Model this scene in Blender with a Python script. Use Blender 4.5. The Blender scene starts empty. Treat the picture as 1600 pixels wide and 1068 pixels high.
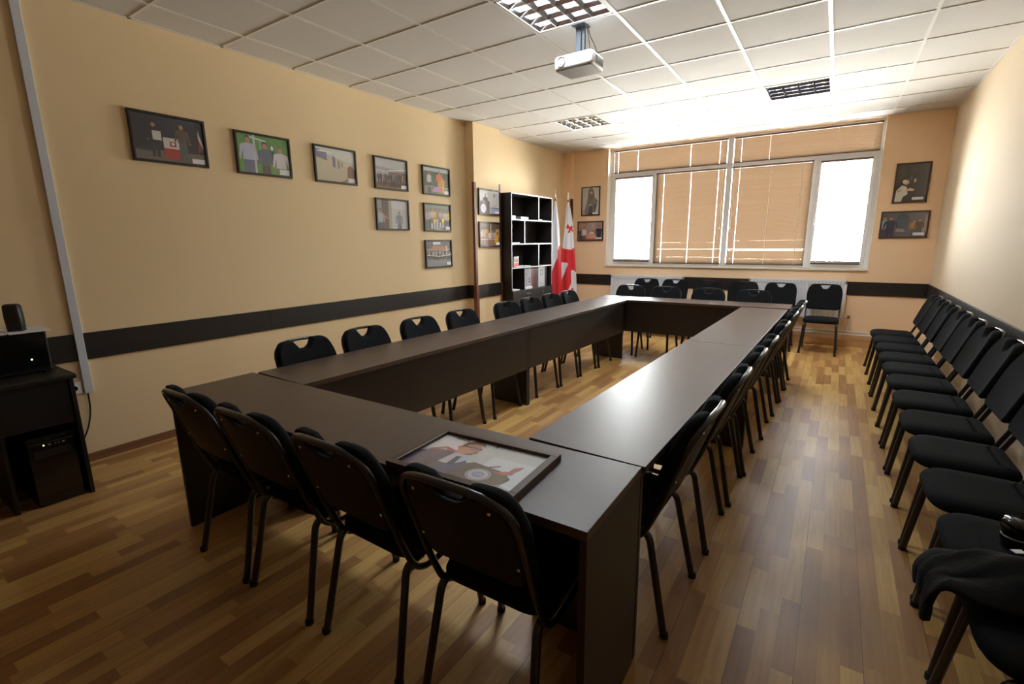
import bpy, bmesh, math, random
from mathutils import Vector, Matrix
random.seed(7)
sc = bpy.context.scene
PI = math.pi

# ------------------------------------------------------------------ camera
cam_d = bpy.data.cameras.new('camera'); cam_d.lens = 17.0; cam_d.sensor_width = 36.0
cam_d.sensor_fit = 'HORIZONTAL'; cam_d.clip_start = 0.02; cam_d.clip_end = 200
cam = bpy.data.objects.new('camera', cam_d); sc.collection.objects.link(cam)
_yaw, _pit, _rol = 0.584911187, 0.203280427, -0.00988677729
_f = Vector((-math.sin(_yaw)*math.cos(_pit), math.cos(_yaw)*math.cos(_pit), -math.sin(_pit)))
_r = Vector((math.cos(_yaw), math.sin(_yaw), 0)); _u = _r.cross(_f)
_r2 = math.cos(_rol)*_r + math.sin(_rol)*_u; _u2 = -math.sin(_rol)*_r + math.cos(_rol)*_u
_m = Matrix((_r2, _u2, -_f)).transposed().to_4x4(); _m.translation = Vector((4.13198, 0.0, 1.44191))
cam.matrix_world = _m
sc.camera = cam

# ------------------------------------------------------------------ view, world, light
sc.view_settings.view_transform = 'Standard'; sc.view_settings.look = 'None'
sc.view_settings.gamma = 1.0; sc.view_settings.exposure = 0.08
sc.view_settings.use_curve_mapping = False
sc.cycles.use_denoising = True
sc.cycles.max_bounces = 10; sc.cycles.diffuse_bounces = 6; sc.cycles.glossy_bounces = 5
sc.cycles.transparent_max_bounces = 16; sc.cycles.transmission_bounces = 6
sc.cycles.sample_clamp_indirect = 6.0; sc.cycles.blur_glossy = 0.5

W = bpy.data.worlds.new('sky'); sc.world = W; W.use_nodes = True
nt = W.node_tree; nt.nodes.clear()
_tc = nt.nodes.new('ShaderNodeTexCoord'); _sep = nt.nodes.new('ShaderNodeSeparateXYZ')
_mr = nt.nodes.new('ShaderNodeMapRange'); _cr = nt.nodes.new('ShaderNodeValToRGB')
_bg = nt.nodes.new('ShaderNodeBackground'); _wo = nt.nodes.new('ShaderNodeOutputWorld')
_mr.inputs['From Min'].default_value = -1; _mr.inputs['From Max'].default_value = 1
_cr.color_ramp.elements[0].position = 0.0; _cr.color_ramp.elements[0].color = (1.15, 1.06, 0.95, 1)
_cr.color_ramp.elements[1].position = 1.0; _cr.color_ramp.elements[1].color = (0.45, 0.62, 0.95, 1)
for _p, _c in ((0.49, (1.1, 1.05, 0.98, 1)), (0.51, (1.0, 0.99, 0.97, 1)), (0.65, (0.92, 0.96, 1.0, 1))):
    e = _cr.color_ramp.elements.new(_p); e.color = _c
nt.links.new(_tc.outputs['Generated'], _sep.inputs[0]); nt.links.new(_sep.outputs['Z'], _mr.inputs['Value'])
nt.links.new(_mr.outputs[0], _cr.inputs[0]); nt.links.new(_cr.outputs[0], _bg.inputs[0])
WORLD = 72.0
_bg.inputs[1].default_value = WORLD
nt.links.new(_bg.outputs[0], _wo.inputs[0])
for nm, x0, x1, z0, z1 in (('casement', 0.84, 1.60, 1.06, 2.52), ('casement', 3.74, 4.49, 1.06, 2.52),
                           ('middle', 1.6, 3.74, 1.06, 2.52), ('top', 0.84, 4.49, 2.52, 2.93)):
    ld = bpy.data.lights.new('daylight_portal', 'AREA'); ld.shape = 'RECTANGLE'
    ld.size = x1-x0; ld.size_y = z1-z0; ld.cycles.is_portal = True
    lo = bpy.data.objects.new('daylight_portal', ld); sc.collection.objects.link(lo)
    lo.location = ((x0+x1)/2, 8.28, (z0+z1)/2); lo.rotation_euler = (-PI/2, 0, 0)   # faces into the room (-Y)
LAMP_W = 32.0

# ------------------------------------------------------------------ materials
def lin(c):
    return tuple(((v/12.92) if v <= 0.04045 else ((v+0.055)/1.055)**2.4) for v in c)
def mat(name, col, rough=0.5, metal=0.0, spec=0.5, coat=0.0, bump=None, emit=None, noise=None):
    m = bpy.data.materials.new(name); m.use_nodes = True
    n = m.node_tree; b = n.nodes['Principled BSDF']
    b.inputs['Base Color'].default_value = (*col, 1); b.inputs['Roughness'].default_value = rough
    b.inputs['Metallic'].default_value = metal; b.inputs['Specular IOR Level'].default_value = spec
    b.inputs['Coat Weight'].default_value = coat; b.inputs['Coat Roughness'].default_value = 0.05
    if emit:
        b.inputs['Emission Color'].default_value = (*emit[0], 1); b.inputs['Emission Strength'].default_value = emit[1]
    if bump or noise:
        tc = n.nodes.new('ShaderNodeTexCoord')
    if noise:   # (scale, amount)
        nz = n.nodes.new('ShaderNodeTexNoise'); nz.inputs['Scale'].default_value = noise[0]; nz.inputs['Detail'].default_value = 4
        n.links.new(tc.outputs['Object'], nz.inputs['Vector'])
        mx = n.nodes.new('ShaderNodeMix'); mx.data_type = 'RGBA'
        mx.inputs['A'].default_value = (*[c*(1-noise[1]) for c in col], 1)
        mx.inputs['B'].default_value = (*[min(1, c*(1+noise[1])) for c in col], 1)
        n.links.new(nz.outputs['Fac'], mx.inputs['Factor']); n.links.new(mx.outputs['Result'], b.inputs['Base Color'])
    if bump:    # (scale, strength, distance)
        nz = n.nodes.new('ShaderNodeTexNoise'); nz.inputs['Scale'].default_value = bump[0]; nz.inputs['Detail'].default_value = 3
        n.links.new(tc.outputs['Object'], nz.inputs['Vector'])
        bp = n.nodes.new('ShaderNodeBump'); bp.inputs['Strength'].default_value = bump[1]; bp.inputs['Distance'].default_value = bump[2]
        n.links.new(nz.outputs['Fac'], bp.inputs['Height']); n.links.new(bp.outputs['Normal'], b.inputs['Normal'])
    return m

def floor_mat():
    m = bpy.data.materials.new('laminate floor'); m.use_nodes = True
    n = m.node_tree; N = n.nodes; L = n.links; b = N['Principled BSDF']
    tc = N.new('ShaderNodeTexCoord'); sp = N.new('ShaderNodeSeparateXYZ'); L.new(tc.outputs['Object'], sp.inputs[0])
    def mth(op, a, bb=None):
        q = N.new('ShaderNodeMath'); q.operation = op
        for i, v in enumerate((a, bb)):
            if v is None: continue
            if isinstance(v, (int, float)): q.inputs[i].default_value = v
            else: L.new(v, q.inputs[i])
        return q.outputs[0]
    cx = mth('DIVIDE', sp.outputs['X'], 0.066); col = mth('FLOOR', cx)
    wn = N.new('ShaderNodeTexWhiteNoise'); wn.noise_dimensions = '1D'; L.new(col, wn.inputs['W'])
    ry = mth('ADD', mth('DIVIDE', sp.outputs['Y'], 0.40), mth('MULTIPLY', wn.outputs['Value'], 7.3)); row = mth('FLOOR', ry)
    cb = N.new('ShaderNodeCombineXYZ'); L.new(col, cb.inputs[0]); L.new(row, cb.inputs[1])
    w2 = N.new('ShaderNodeTexWhiteNoise'); w2.noise_dimensions = '3D'; L.new(cb.outputs[0], w2.inputs['Vector'])
    rp = N.new('ShaderNodeValToRGB'); L.new(w2.outputs['Value'], rp.inputs[0])
    rp.color_ramp.interpolation = 'LINEAR'
    e = rp.color_ramp.elements
    e[0].position = 0.0; e[0].color = (*lin((0.60, 0.43, 0.25)), 1)
    e[1].position = 1.0; e[1].color = (*lin((0.80, 0.66, 0.40)), 1)
    for p, c in ((0.25, (0.64, 0.47, 0.28)), (0.45, (0.71, 0.55, 0.325)), (0.7, (0.77, 0.62, 0.37))):
        q = e.new(p); q.color = (*lin(c), 1)
    mp = N.new('ShaderNodeMapping'); mp.inputs['Scale'].default_value = (60, 3.0, 1); L.new(tc.outputs['Object'], mp.inputs[0])
    nz = N.new('ShaderNodeTexNoise'); nz.inputs['Scale'].default_value = 1.0; nz.inputs['Detail'].default_value = 5
    ad = N.new('ShaderNodeVectorMath'); ad.operation = 'ADD'; L.new(mp.outputs[0], ad.inputs[0])
    sc3 = N.new('ShaderNodeVectorMath'); sc3.operation = 'SCALE'; L.new(w2.outputs['Color'], sc3.inputs[0]); sc3.inputs['Scale'].default_value = 30
    L.new(sc3.outputs[0], ad.inputs[1]); L.new(ad.outputs[0], nz.inputs['Vector'])
    mx = N.new('ShaderNodeMix'); mx.data_type = 'RGBA'; mx.blend_type = 'MULTIPLY'; mx.inputs['Factor'].default_value = 0.55
    gr = N.new('ShaderNodeValToRGB'); gr.color_ramp.elements[0].position = 0.3; gr.color_ramp.elements[0].color = (0.62, 0.56, 0.50, 1)
    gr.color_ramp.elements[1].position = 0.65; gr.color_ramp.elements[1].color = (1, 1, 1, 1)
    L.new(nz.outputs['Fac'], gr.inputs[0]); L.new(rp.outputs[0], mx.inputs['A']); L.new(gr.outputs[0], mx.inputs['B'])
    # board joints: every third strip, and the strip edges very faintly
    fx = mth('FRACT', mth('DIVIDE', sp.outputs['X'], 0.198)); ed = mth('LESS_THAN', mth('ABSOLUTE', mth('SUBTRACT', fx, 0.5)), 0.494)
    mj = N.new('ShaderNodeMix'); mj.data_type = 'RGBA'; L.new(ed, mj.inputs['Factor'])
    mj.inputs['A'].default_value = (*lin((0.40, 0.26, 0.15)), 1); L.new(mx.outputs['Result'], mj.inputs['B'])
    L.new(mj.outputs['Result'], b.inputs['Base Color'])
    n2 = N.new('ShaderNodeTexNoise'); n2.inputs['Scale'].default_value = 3.0; n2.inputs['Detail'].default_value = 4; L.new(tc.outputs['Object'], n2.inputs['Vector'])
    rr = N.new('ShaderNodeMapRange'); rr.inputs['To Min'].default_value = 0.30; rr.inputs['To Max'].default_value = 0.46
    L.new(n2.outputs['Fac'], rr.inputs['Value']); L.new(rr.outputs[0], b.inputs['Roughness'])
    b.inputs['Specular IOR Level'].default_value = 0.5
    return m

def thin_mix(name, col, trans):     # thin opaque sheet that lets some light through
    m = bpy.data.materials.new(name); m.use_nodes = True
    n = m.node_tree; b = n.nodes['Principled BSDF']; out = n.nodes['Material Output']
    b.inputs['Base Color'].default_value = (*col, 1); b.inputs['Roughness'].default_value = 0.4
    t = n.nodes.new('ShaderNodeBsdfTranslucent'); t.inputs[0].default_value = (*trans[1], 1)
    mx = n.nodes.new('ShaderNodeMixShader'); mx.inputs[0].default_value = trans[0]
    n.links.new(b.outputs[0], mx.inputs[1]); n.links.new(t.outputs[0], mx.inputs[2]); n.links.new(mx.outputs[0], out.inputs[0])
    return m
def glass_mat():
    m = bpy.data.materials.new('window glass'); m.use_nodes = True
    n = m.node_tree; n.nodes.clear(); out = n.nodes.new('ShaderNodeOutputMaterial')
    t = n.nodes.new('ShaderNodeBsdfTransparent'); t.inputs[0].default_value = (0.94, 0.96, 0.95, 1)
    g = n.nodes.new('ShaderNodeBsdfGlossy'); g.inputs['Roughness'].default_value = 0.02
    fr = n.nodes.new('ShaderNodeFresnel'); fr.inputs[0].default_value = 1.45
    mx = n.nodes.new('ShaderNodeMixShader'); n.links.new(fr.outputs[0], mx.inputs[0])
    n.links.new(t.outputs[0], mx.inputs[1]); n.links.new(g.outputs[0], mx.inputs[2]); n.links.new(mx.outputs[0], out.inputs[0])
    return m
def print_mat(name, coat, rough=0.4):
    m = bpy.data.materials.new(name); m.use_nodes = True
    n = m.node_tree; b = n.nodes['Principled BSDF']
    a = n.nodes.new('ShaderNodeAttribute'); a.attribute_name = 'Col'; a.attribute_type = 'GEOMETRY'
    n.links.new(a.outputs['Color'], b.inputs['Base Color']); b.inputs['Roughness'].default_value = rough
    b.inputs['Coat Weight'].default_value = coat; b.inputs['Coat Roughness'].default_value = 0.03
    return m

M = {}
M['paint'] = mat('peach wall paint', lin((0.905, 0.81, 0.645)), 0.75, bump=(300, 0.06, 0.002))
M['paint_back'] = mat('orange wall paint', lin((0.96, 0.83, 0.68)), 0.75, bump=(300, 0.06, 0.002))
M['paint_right'] = mat('cream wall paint', lin((0.88, 0.81, 0.70)), 0.75, bump=(300, 0.06, 0.002))
M['tile'] = mat('ceiling tile', lin((0.845, 0.845, 0.845)), 0.9, bump=(180, 0.35, 0.003), noise=(220, 0.05))
M['tbar'] = mat('ceiling grid', lin((0.88, 0.88, 0.87)), 0.35)
M['floor'] = floor_mat()
M['band'] = mat('dark wall rail board', lin((0.125, 0.10, 0.095)), 0.45, noise=(30, 0.15))
M['oakbase'] = mat('brown baseboard', lin((0.50, 0.33, 0.22)), 0.4, noise=(20, 0.12))
M['lightbase'] = mat('light baseboard', lin((0.80, 0.62, 0.42)), 0.5, noise=(20, 0.08))
M['guard'] = mat('brown corner guard', lin((0.42, 0.24, 0.15)), 0.4, noise=(40, 0.15))
M['pvc'] = mat('white pvc', lin((0.955, 0.96, 0.97)), 0.35)
M['sillw'] = mat('white reveal', lin((0.93, 0.91, 0.86)), 0.6)
M['duct'] = mat('white cable duct', lin((0.80, 0.82, 0.86)), 0.45)
M['glass'] = glass_mat()
M['slat'] = thin_mix('tan blind slat', lin((0.47, 0.395, 0.31)), (0.02, lin((0.80, 0.64, 0.50))))
M['rail'] = mat('brown blind rail', lin((0.38, 0.30, 0.25)), 0.4)
M['cord'] = mat('white blind cord', lin((0.92, 0.90, 0.87)), 0.6)
M['wenge'] = mat('wenge laminate', lin((0.26, 0.20, 0.172)), 0.39, spec=0.65, bump=(500, 0.10, 0.0006), noise=(14, 0.18))
M['wenge2'] = mat('dark wenge board', lin((0.135, 0.105, 0.095)), 0.42, noise=(25, 0.15))
M['fabric'] = mat('black upholstery', lin((0.075, 0.08, 0.09)), 0.95, spec=0.15, bump=(700, 0.5, 0.0015))
M['shell'] = mat('black plastic shell', lin((0.078, 0.075, 0.075)), 0.55, spec=0.3, bump=(400, 0.1, 0.0005))
M['blackpaint'] = mat('black enamelled tube', lin((0.085, 0.088, 0.095)), 0.3, spec=0.5, coat=0.35)
M['screw'] = mat('steel screw', (0.75, 0.75, 0.75), 0.25, metal=1.0)
M['rubber'] = mat('black rubber', lin((0.06, 0.06, 0.06)), 0.8)
M['radiator'] = mat('white radiator enamel', lin((0.89, 0.90, 0.92)), 0.35)
M['grille'] = mat('radiator grille shade', lin((0.55, 0.56, 0.58)), 0.5)
M['pipe'] = mat('painted pipe', lin((0.80, 0.79, 0.77)), 0.4)
M['brass'] = mat('brass valve', lin((0.55, 0.45, 0.30)), 0.35, metal=0.8)
M['case'] = mat('bookcase wenge', lin((0.125, 0.10, 0.095)), 0.5, noise=(30, 0.2))
M['edge'] = mat('silver edge band', lin((0.72, 0.72, 0.74)), 0.4)
M['chrome'] = mat('chrome', (0.85, 0.85, 0.86), 0.12, metal=1.0)
M['mirror'] = mat('mirror louvre', (0.86, 0.88, 0.92), 0.14, metal=1.0)
M['lampwhite'] = mat('lamp housing', lin((0.62, 0.63, 0.65)), 0.4)
M['tubeglow'] = mat('lit fluorescent tube', (0.9, 0.95, 1.0), 0.5, emit=((0.85, 0.93, 1.0), 26.0))
M['white'] = mat('white plastic', lin((0.92, 0.92, 0.92)), 0.35)
M['projgrey'] = mat('grey plastic', lin((0.58, 0.56, 0.55)), 0.5)
M['lens'] = mat('dark lens glass', (0.01, 0.012, 0.02), 0.05, spec=1.0)
M['steelblue'] = mat('dark steel post', lin((0.17, 0.19, 0.215)), 0.45, metal=0.2)
M['black'] = mat('black plastic', lin((0.09, 0.09, 0.09)), 0.45)
M['blackgloss'] = mat('glossy black plastic', lin((0.06, 0.06, 0.065)), 0.12, spec=0.7)
M['deskblack'] = mat('black desk board', lin((0.10, 0.088, 0.085)), 0.4, noise=(25, 0.15))
M['paper'] = mat('white paper', lin((0.90, 0.91, 0.93)), 0.6)
M['led'] = mat('green led', (0.1, 0.9, 0.1), 0.4, emit=((0.25, 1.0, 0.2), 6.0))
M['ledy'] = mat('yellow led', (0.9, 0.9, 0.1), 0.4, emit=((0.8, 1.0, 0.25), 4.0))
M['frameblk'] = mat('dark picture frame', lin((0.13, 0.095, 0.085)), 0.35)
M['framebrn'] = mat('brown picture frame', lin((0.25, 0.165, 0.125)), 0.35)
M['print'] = print_mat('framed print under glass', 1.0)
M['cloth'] = print_mat('flag cloth', 0.0, 0.7)
M['cover'] = print_mat('printed cover', 0.2, 0.45)
M['jacket'] = mat('black cloth', lin((0.085, 0.085, 0.092)), 0.9, spec=0.2, bump=(60, 0.5, 0.006))

# ------------------------------------------------------------------ mesh helpers
class MB:
    """collects shapes and links them as one mesh object"""
    def __init__(s): s.v = []; s.f = []; s.c = []; s.sm = []
    def add(s, verts, faces, col=None, smooth=False):
        o = len(s.v); s.v += [tuple(p) for p in verts]
        for f in faces: s.f.append([i+o for i in f]); s.c.append(col); s.sm.append(smooth)
        return s
    def box(s, x0, x1, y0, y1, z0, z1, bev=0.0, col=None):
        if bev <= 0:
            v = [(x, y, z) for z in (z0, z1) for y in (y0, y1) for x in (x0, x1)]
            s.add(v, [(0, 2, 3, 1), (4, 5, 7, 6), (0, 1, 5, 4), (2, 6, 7, 3), (0, 4, 6, 2), (1, 3, 7, 5)], col)
        else:
            bm = bmesh.new(); bmesh.ops.create_cube(bm, size=1)
            for v in bm.verts: v.co = Vector(((x0+x1)/2+v.co.x*(x1-x0), (y0+y1)/2+v.co.y*(y1-y0), (z0+z1)/2+v.co.z*(z1-z0)))
            bmesh.ops.bevel(bm, geom=bm.edges[:], offset=bev, segments=2, profile=0.5, affect='EDGES')
            bm.verts.index_update()
            s.add([v.co[:] for v in bm.verts], [[v.index for v in f.verts] for f in bm.faces], col); bm.free()
        return s
    def tube(s, pts, r, n=10, r2=None, up=None, col=None, cap=True):
        pts = [Vector(p) for p in pts]; r2 = r if r2 is None else r2
        T = []
        for i in range(len(pts)):
            a = pts[max(0, i-1)]; b = pts[min(len(pts)-1, i+1)]; T.append((b-a).normalized())
        u = Vector(up) if up else (Vector((0, 0, 1)) if abs(T[0].z) < 0.9 else Vector((1, 0, 0)))
        vs = []; fs = []
        for i, p in enumerate(pts):
            u = (u-T[i]*u.dot(T[i])).normalized(); w = T[i].cross(u)
            rr = r[i] if isinstance(r, (list, tuple)) else r
            rq = rr if isinstance(r, (list, tuple)) else r2
            for k in range(n):
                a = 2*PI*k/n; vs.append(p+u*(math.cos(a)*rr)+w*(math.sin(a)*rq))
        for i in range(len(pts)-1):
            for k in range(n):
                fs.append((i*n+k, i*n+(k+1) % n, (i+1)*n+(k+1) % n, (i+1)*n+k))
        s.add(vs, fs, col, True)
        if cap:
            s.add(vs[:n], [tuple(range(n))[::-1]], col); s.add(vs[-n:], [tuple(range(n))], col)
        return s
    def lathe(s, prof, base, axis=(0, 0, 1), n=20, col=None):
        ax = Vector(axis).normalized(); u = Vector((1, 0, 0)) if abs(ax.x) < 0.9 else Vector((0, 1, 0))
        u = (u-ax*u.dot(ax)).normalized(); w = ax.cross(u); b = Vector(base); vs = []; fs = []
        for r, h in prof:
            for k in range(n):
                a = 2*PI*k/n; vs.append(b+ax*h+(u*math.cos(a)+w*math.sin(a))*r)
        for i in range(len(prof)-1):
            for k in range(n): fs.append((i*n+k, i*n+(k+1) % n, (i+1)*n+(k+1) % n, (i+1)*n+k))
        s.add(vs, fs, col, True)
        s.add(vs[:n], [tuple(range(n))[::-1]], col); s.add(vs[-n:], [tuple(range(n))], col)
        return s
    def xf(s, mtx):
        s.v = [tuple(mtx @ Vector(p)) for p in s.v]; return s
    def build(s, name, m, parent=None, autosmooth=True):
        me = bpy.data.meshes.new(name); me.from_pydata(s.v, [], s.f); me.update()
        for p, q in zip(me.polygons, s.sm): p.use_smooth = q
        if any(c is not None for c in s.c):
            at = me.color_attributes.new('Col', 'FLOAT_COLOR', 'CORNER')
            k = 0
            for p, c in zip(me.polygons, s.c):
                c = c or (0.5, 0.5, 0.5)
                for li in p.loop_indices: at.data[li].color = (*c, 1)
        me.materials.append(m)
        o = bpy.data.objects.new(name, me); sc.collection.objects.link(o)
        if parent is not None: o.parent = parent
        return o
def fillet(pts, rad, seg=5):
    pts = [Vector(p) for p in pts]; out = [pts[0]]
    for i in range(1, len(pts)-1):
        a = (pts[i-1]-pts[i]); b = (pts[i+1]-pts[i]); r = rad[i-1] if isinstance(rad, (list, tuple)) else rad
        r = min(r, a.length*0.49, b.length*0.49); a = pts[i]+a.normalized()*r; b = pts[i]+b.normalized()*r
        for k in range(seg+1):
            t = k/seg; out.append(a*(1-t)**2+pts[i]*2*t*(1-t)+b*t*t)
    out.append(pts[-1]); return out
def round_outline(pts, rad, seg=5):
    """closed 2-D outline with filleted corners"""
    n = len(pts); out = []
    for i in range(n):
        p = Vector(pts[i]); a = Vector(pts[i-1])-p; b = Vector(pts[(i+1) % n])-p
        r = rad[i] if isinstance(rad, (list, tuple)) else rad
        r = min(r, a.length*0.49, b.length*0.49); A = p+a.normalized()*r; B = p+b.normalized()*r
        for k in range(seg+1):
            t = k/seg; out.append(A*(1-t)**2+p*2*t*(1-t)+B*t*t)
    return out
def inset(outl, d):
    n = len(outl); res = []
    for i in range(n):
        a = outl[i-1]; b = outl[(i+1) % n]; t = (b-a)
        if t.length < 1e-9: t = Vector((1, 0))
        t.normalize(); res.append(outl[i]+Vector((-t.y, t.x))*d)     # outline runs counter-clockwise
    return res
def pad(outl, prof, mapf):
    """cushion: outl = CCW 2-D outline, prof = [(inset, height)] from one face round to the other, mapf(x, y, h) -> point"""
    mb = MB(); n = len(outl); vs = []; fs = []
    for d, h in prof:
        for p in inset(outl, d): vs.append(mapf(p.x, p.y, h))
    for i in range(len(prof)-1):
        for k in range(n): fs.append((i*n+k, i*n+(k+1) % n, (i+1)*n+(k+1) % n, (i+1)*n+k))
    mb.add(vs, fs, None, True)
    for base, rev in ((0, True), ((len(prof)-1)*n, False)):
        d, h = prof[0] if base == 0 else prof[-1]
        ring = inset(outl, d); bm = bmesh.new(); bv = [bm.verts.new((p.x, p.y, 0)) for p in ring]
        bm.faces.new(bv); bm.normal_update(); bmesh.ops.triangulate(bm, faces=bm.faces[:])
        for _ in range(3):
            es = [e for e in bm.edges if not e.is_boundary and e.calc_length() > 0.07]
            if not es: break
            bmesh.ops.subdivide_edges(bm, edges=es, cuts=1)
            bmesh.ops.triangulate(bm, faces=[f for f in bm.faces if len(f.verts) > 3])
        bm.verts.index_update()
        mb.add([mapf(v.co.x, v.co.y, h) for v in bm.verts], [([v.index for v in f.verts][::-1] if rev else [v.index for v in f.verts]) for f in bm.faces], None, True); bm.free()
    return mb
def empty(name, loc=(0, 0, 0), rz=0.0):
    o = bpy.data.objects.new(name, None); sc.collection.objects.link(o); o.empty_display_size = 0.1
    o.location = loc; o.rotation_euler = (0, 0, rz); return o
def tag(o, label=None, cat=None, group=None, kind=None):
    if label: o['label'] = label
    if cat: o['category'] = cat
    if group: o['group'] = group
    if kind: o['kind'] = kind
    return o
def struct(mb, name, m, label, cat, parent=None):
    o = mb.build(name, m, parent); return tag(o, label, cat, None, 'structure')
def copy_tree(o, parent=None):
    c = o.copy(); sc.collection.objects.link(c)
    if parent is not None: c.parent = parent
    for ch in list(KIDS.get(o.name, [])): copy_tree(ch, c)
    return c
KIDS = {}
def index_kids():
    KIDS.clear()
    for o in sc.objects:
        if o.parent: KIDS.setdefault(o.parent.name, []).append(o)

# ------------------------------------------------------------------ room shell
XR, YB, YF, H = 5.145, 7.97, -1.25, 2.94
fl = MB().box(-0.2, XR+0.2, YF-0.2, YB+0.45, -0.12, 0.0)
struct(fl, 'floor', M['floor'], 'light brown strip laminate floor of the meeting room', 'floor')
wl = MB().box(-0.12, 0, YF, YB+0.2, 0, H+0.12).box(-0.01, 0.13, 5.19, 5.785, 0, H)
struct(wl, 'wall_left', M['paint'], 'peach wall with a shallow pillar, hung with framed photos', 'wall')
struct(MB().box(XR, XR+0.12, YF, YB+0.2, 0, H+0.12), 'wall_right', M['paint_right'], 'plain cream wall behind the long row of chairs', 'wall')
struct(MB().box(-0.12, XR+0.12, YF-0.12, YF, 0, H+0.12), 'wall_front', M['oakbase'], 'unseen wall behind the camera, coloured dark brown to cut bounced light', 'wall')  # out of view; dark brown chosen to weaken bounce light in the front half
WX0, WX1, WZ0 = 0.81, 4.50, 1.045
wb = MB().box(-0.12, WX0, YB, YB+0.3, 0, H+0.12).box(WX1, XR+0.12, YB, YB+0.3, 0, H+0.12).box(WX0, WX1, YB, YB+0.3, 0, WZ0).box(WX0, WX1, YB, YB+0.3, H, H+0.12)
struct(MB().box(0, 0.18, YB-0.05, YB+0.01, 0, H), 'wall_corner', M['paint_back'], 'shallow column in the corner behind the flags', 'wall')
struct(wb, 'wall_back', M['paint_back'], 'orange end wall around the wide window', 'wall')
# ceiling of 0.6 m tiles with three lamp openings
GX0, GY0 = 0.335, 4.6112
def gx(c): return GX0+0.6*c
def gy(r): return GY0+0.6*r
LAMPS = [(3, -3), (1, 2), (5, 2)]
xs = sorted([0.0, XR]+[gx(c) for c in range(0, 9) if 0 < gx(c) < XR]); ys = sorted([YF, YB]+[gy(r) for r in range(-12, 8) if YF < gy(r) < YB])
ce = MB()
for i in range(len(xs)-1):
    for j in range(len(ys)-1):
        if any(abs(xs[i]-gx(c)) < 0.01 and abs(ys[j]-gy(r)) < 0.01 for c, r in LAMPS): continue
        ce.box(xs[i], xs[i+1], ys[j], ys[j+1], H+0.002, H+0.018)
struct(ce, 'ceiling', M['tile'], 'suspended ceiling of off-white square mineral tiles', 'ceiling')
tb = MB()
for x in xs[1:-1]: tb.box(x-0.012, x+0.012, YF, YB, H-0.004, H+0.0015)
for y in ys[1:-1]: tb.box(0, XR, y-0.010, y+0.010, H-0.003, H+0.0012)
tb.box(0, 0.02, YF, YB, H-0.003, H+0.001).box(XR-0.02, XR, YF, YB, H-0.003, H+0.001).box(0, XR, YB-0.02, YB, H-0.003, H+0.001)
struct(tb, 'trim_1', M['tbar'], 'white metal grid carrying the ceiling tiles', 'ceiling grid')
# roof slab over the tiles keeps outdoor light out
struct(MB().box(-0.12, XR+0.12, YF-0.12, YB+0.3, H+0.25, H+0.35), 'ceiling_slab', M['tile'], 'roof slab hidden above the ceiling tiles', 'ceiling')
# dark rail board round the walls
Z0, Z1 = 0.70, 0.878
bd = MB().box(0, 0.014, YF, 2.35, Z0, Z1, 0.002).box(0, 0.014, 2.353, 5.176, Z0, Z1, 0.002)
bd.box(0, 0.144, 5.176, 5.19, Z0, Z1, 0.002).box(0.13, 0.144, 5.19, 5.785, Z0, Z1, 0.002).box(0, 0.014, 5.80, YB, Z0, Z1, 0.002)
struct(bd, 'trim_2', M['band'], 'dark brown rail board along the left wall and pillar', 'wall rail')
struct(MB().box(0.18, XR-0.014, YB-0.014, YB, Z0, Z1, 0.002), 'trim_3', M['band'], 'dark brown rail board under the window', 'wall rail')
struct(MB().box(XR-0.014, XR, YF, YB, Z0, Z1, 0.002), 'trim_4', M['band'], 'dark brown rail board behind the long row of chairs', 'wall rail')
def skirt(pts_boxes):
    m = MB()
    for x0, x1, y0, y1, dx, dy in pts_boxes:
        m.box(x0, x1, y0, y1, 0, 0.055, 0.003)
        m.box(x0 if dx >= 0 else x0-0.008, x1+0.008 if dx > 0 else x1, y0-0.008 if dy < 0 else y0, y1, 0, 0.018, 0.003)
    return m
struct(skirt([(0, 0.014, YF, 5.176, 1, 0), (0, 0.144, 5.176, 5.19, 0, -1), (0.13, 0.144, 5.19, 5.785, 1, 0)]), 'baseboard_left', M['oakbase'], 'reddish brown skirting along the left wall', 'baseboard')
struct(MB().box(0.18, XR, YB-0.016, YB, 0, 0.085, 0.004), 'baseboard_back', M['lightbase'], 'light skirting under the radiator pipes', 'baseboard')
struct(skirt([(XR-0.014, XR, YF, YB, -1, 0)]), 'baseboard_right', M['oakbase'], 'brown skirting along the right wall', 'baseboard')
def guard(x0, x1, y0, y1, z1): # L-shaped wooden corner guard
    return MB().box(x0, x1, y0, y1, 0.06, z1, 0.002)
g1 = MB().box(0.13, 0.136, 5.186, 5.225, 0.88, 2.21, 0.001).box(0.10, 0.136, 5.180, 5.19, 0.88, 2.21, 0.001).box(0.144, 0.150, 5.172, 5.225, 0.05, 0.88, 0.001).box(0.10, 0.150, 5.168, 5.176, 0.05, 0.88, 0.001)
struct(g1, 'trim_5', M['guard'], 'brown wooden corner guard on the near edge of the pillar', 'corner guard')
struct(MB().box(0.13, 0.137, 5.755, 5.79, 0.88, 2.23, 0.001).box(0.144, 0.150, 5.755, 5.79, 0.05, 0.88, 0.001), 'trim_6', M['guard'], 'brown wooden corner guard on the far edge of the pillar', 'corner guard')
struct(MB().box(0.176, 0.19, YB-0.075, YB-0.03, 0.05, 2.17, 0.001).box(0.145, 0.19, YB-0.075, YB-0.05, 0.05, 2.17, 0.001), 'trim_7', M['guard'], 'brown wooden corner guard in the corner behind the flags', 'corner guard')
du = MB().box(0, 0.022, 1.015, 1.06, 0.475, H, 0.002)
struct(du, 'trim_8', M['duct'], 'white cable duct running down the left wall', 'cable duct')
cb = MB().tube(fillet([(0.012, 1.03, 0.49), (0.013, 1.03, 0.36), (0.03, 0.99, 0.22), (0.06, 0.90, 0.10)], 0.1, 6), 0.005, 8)
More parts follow.
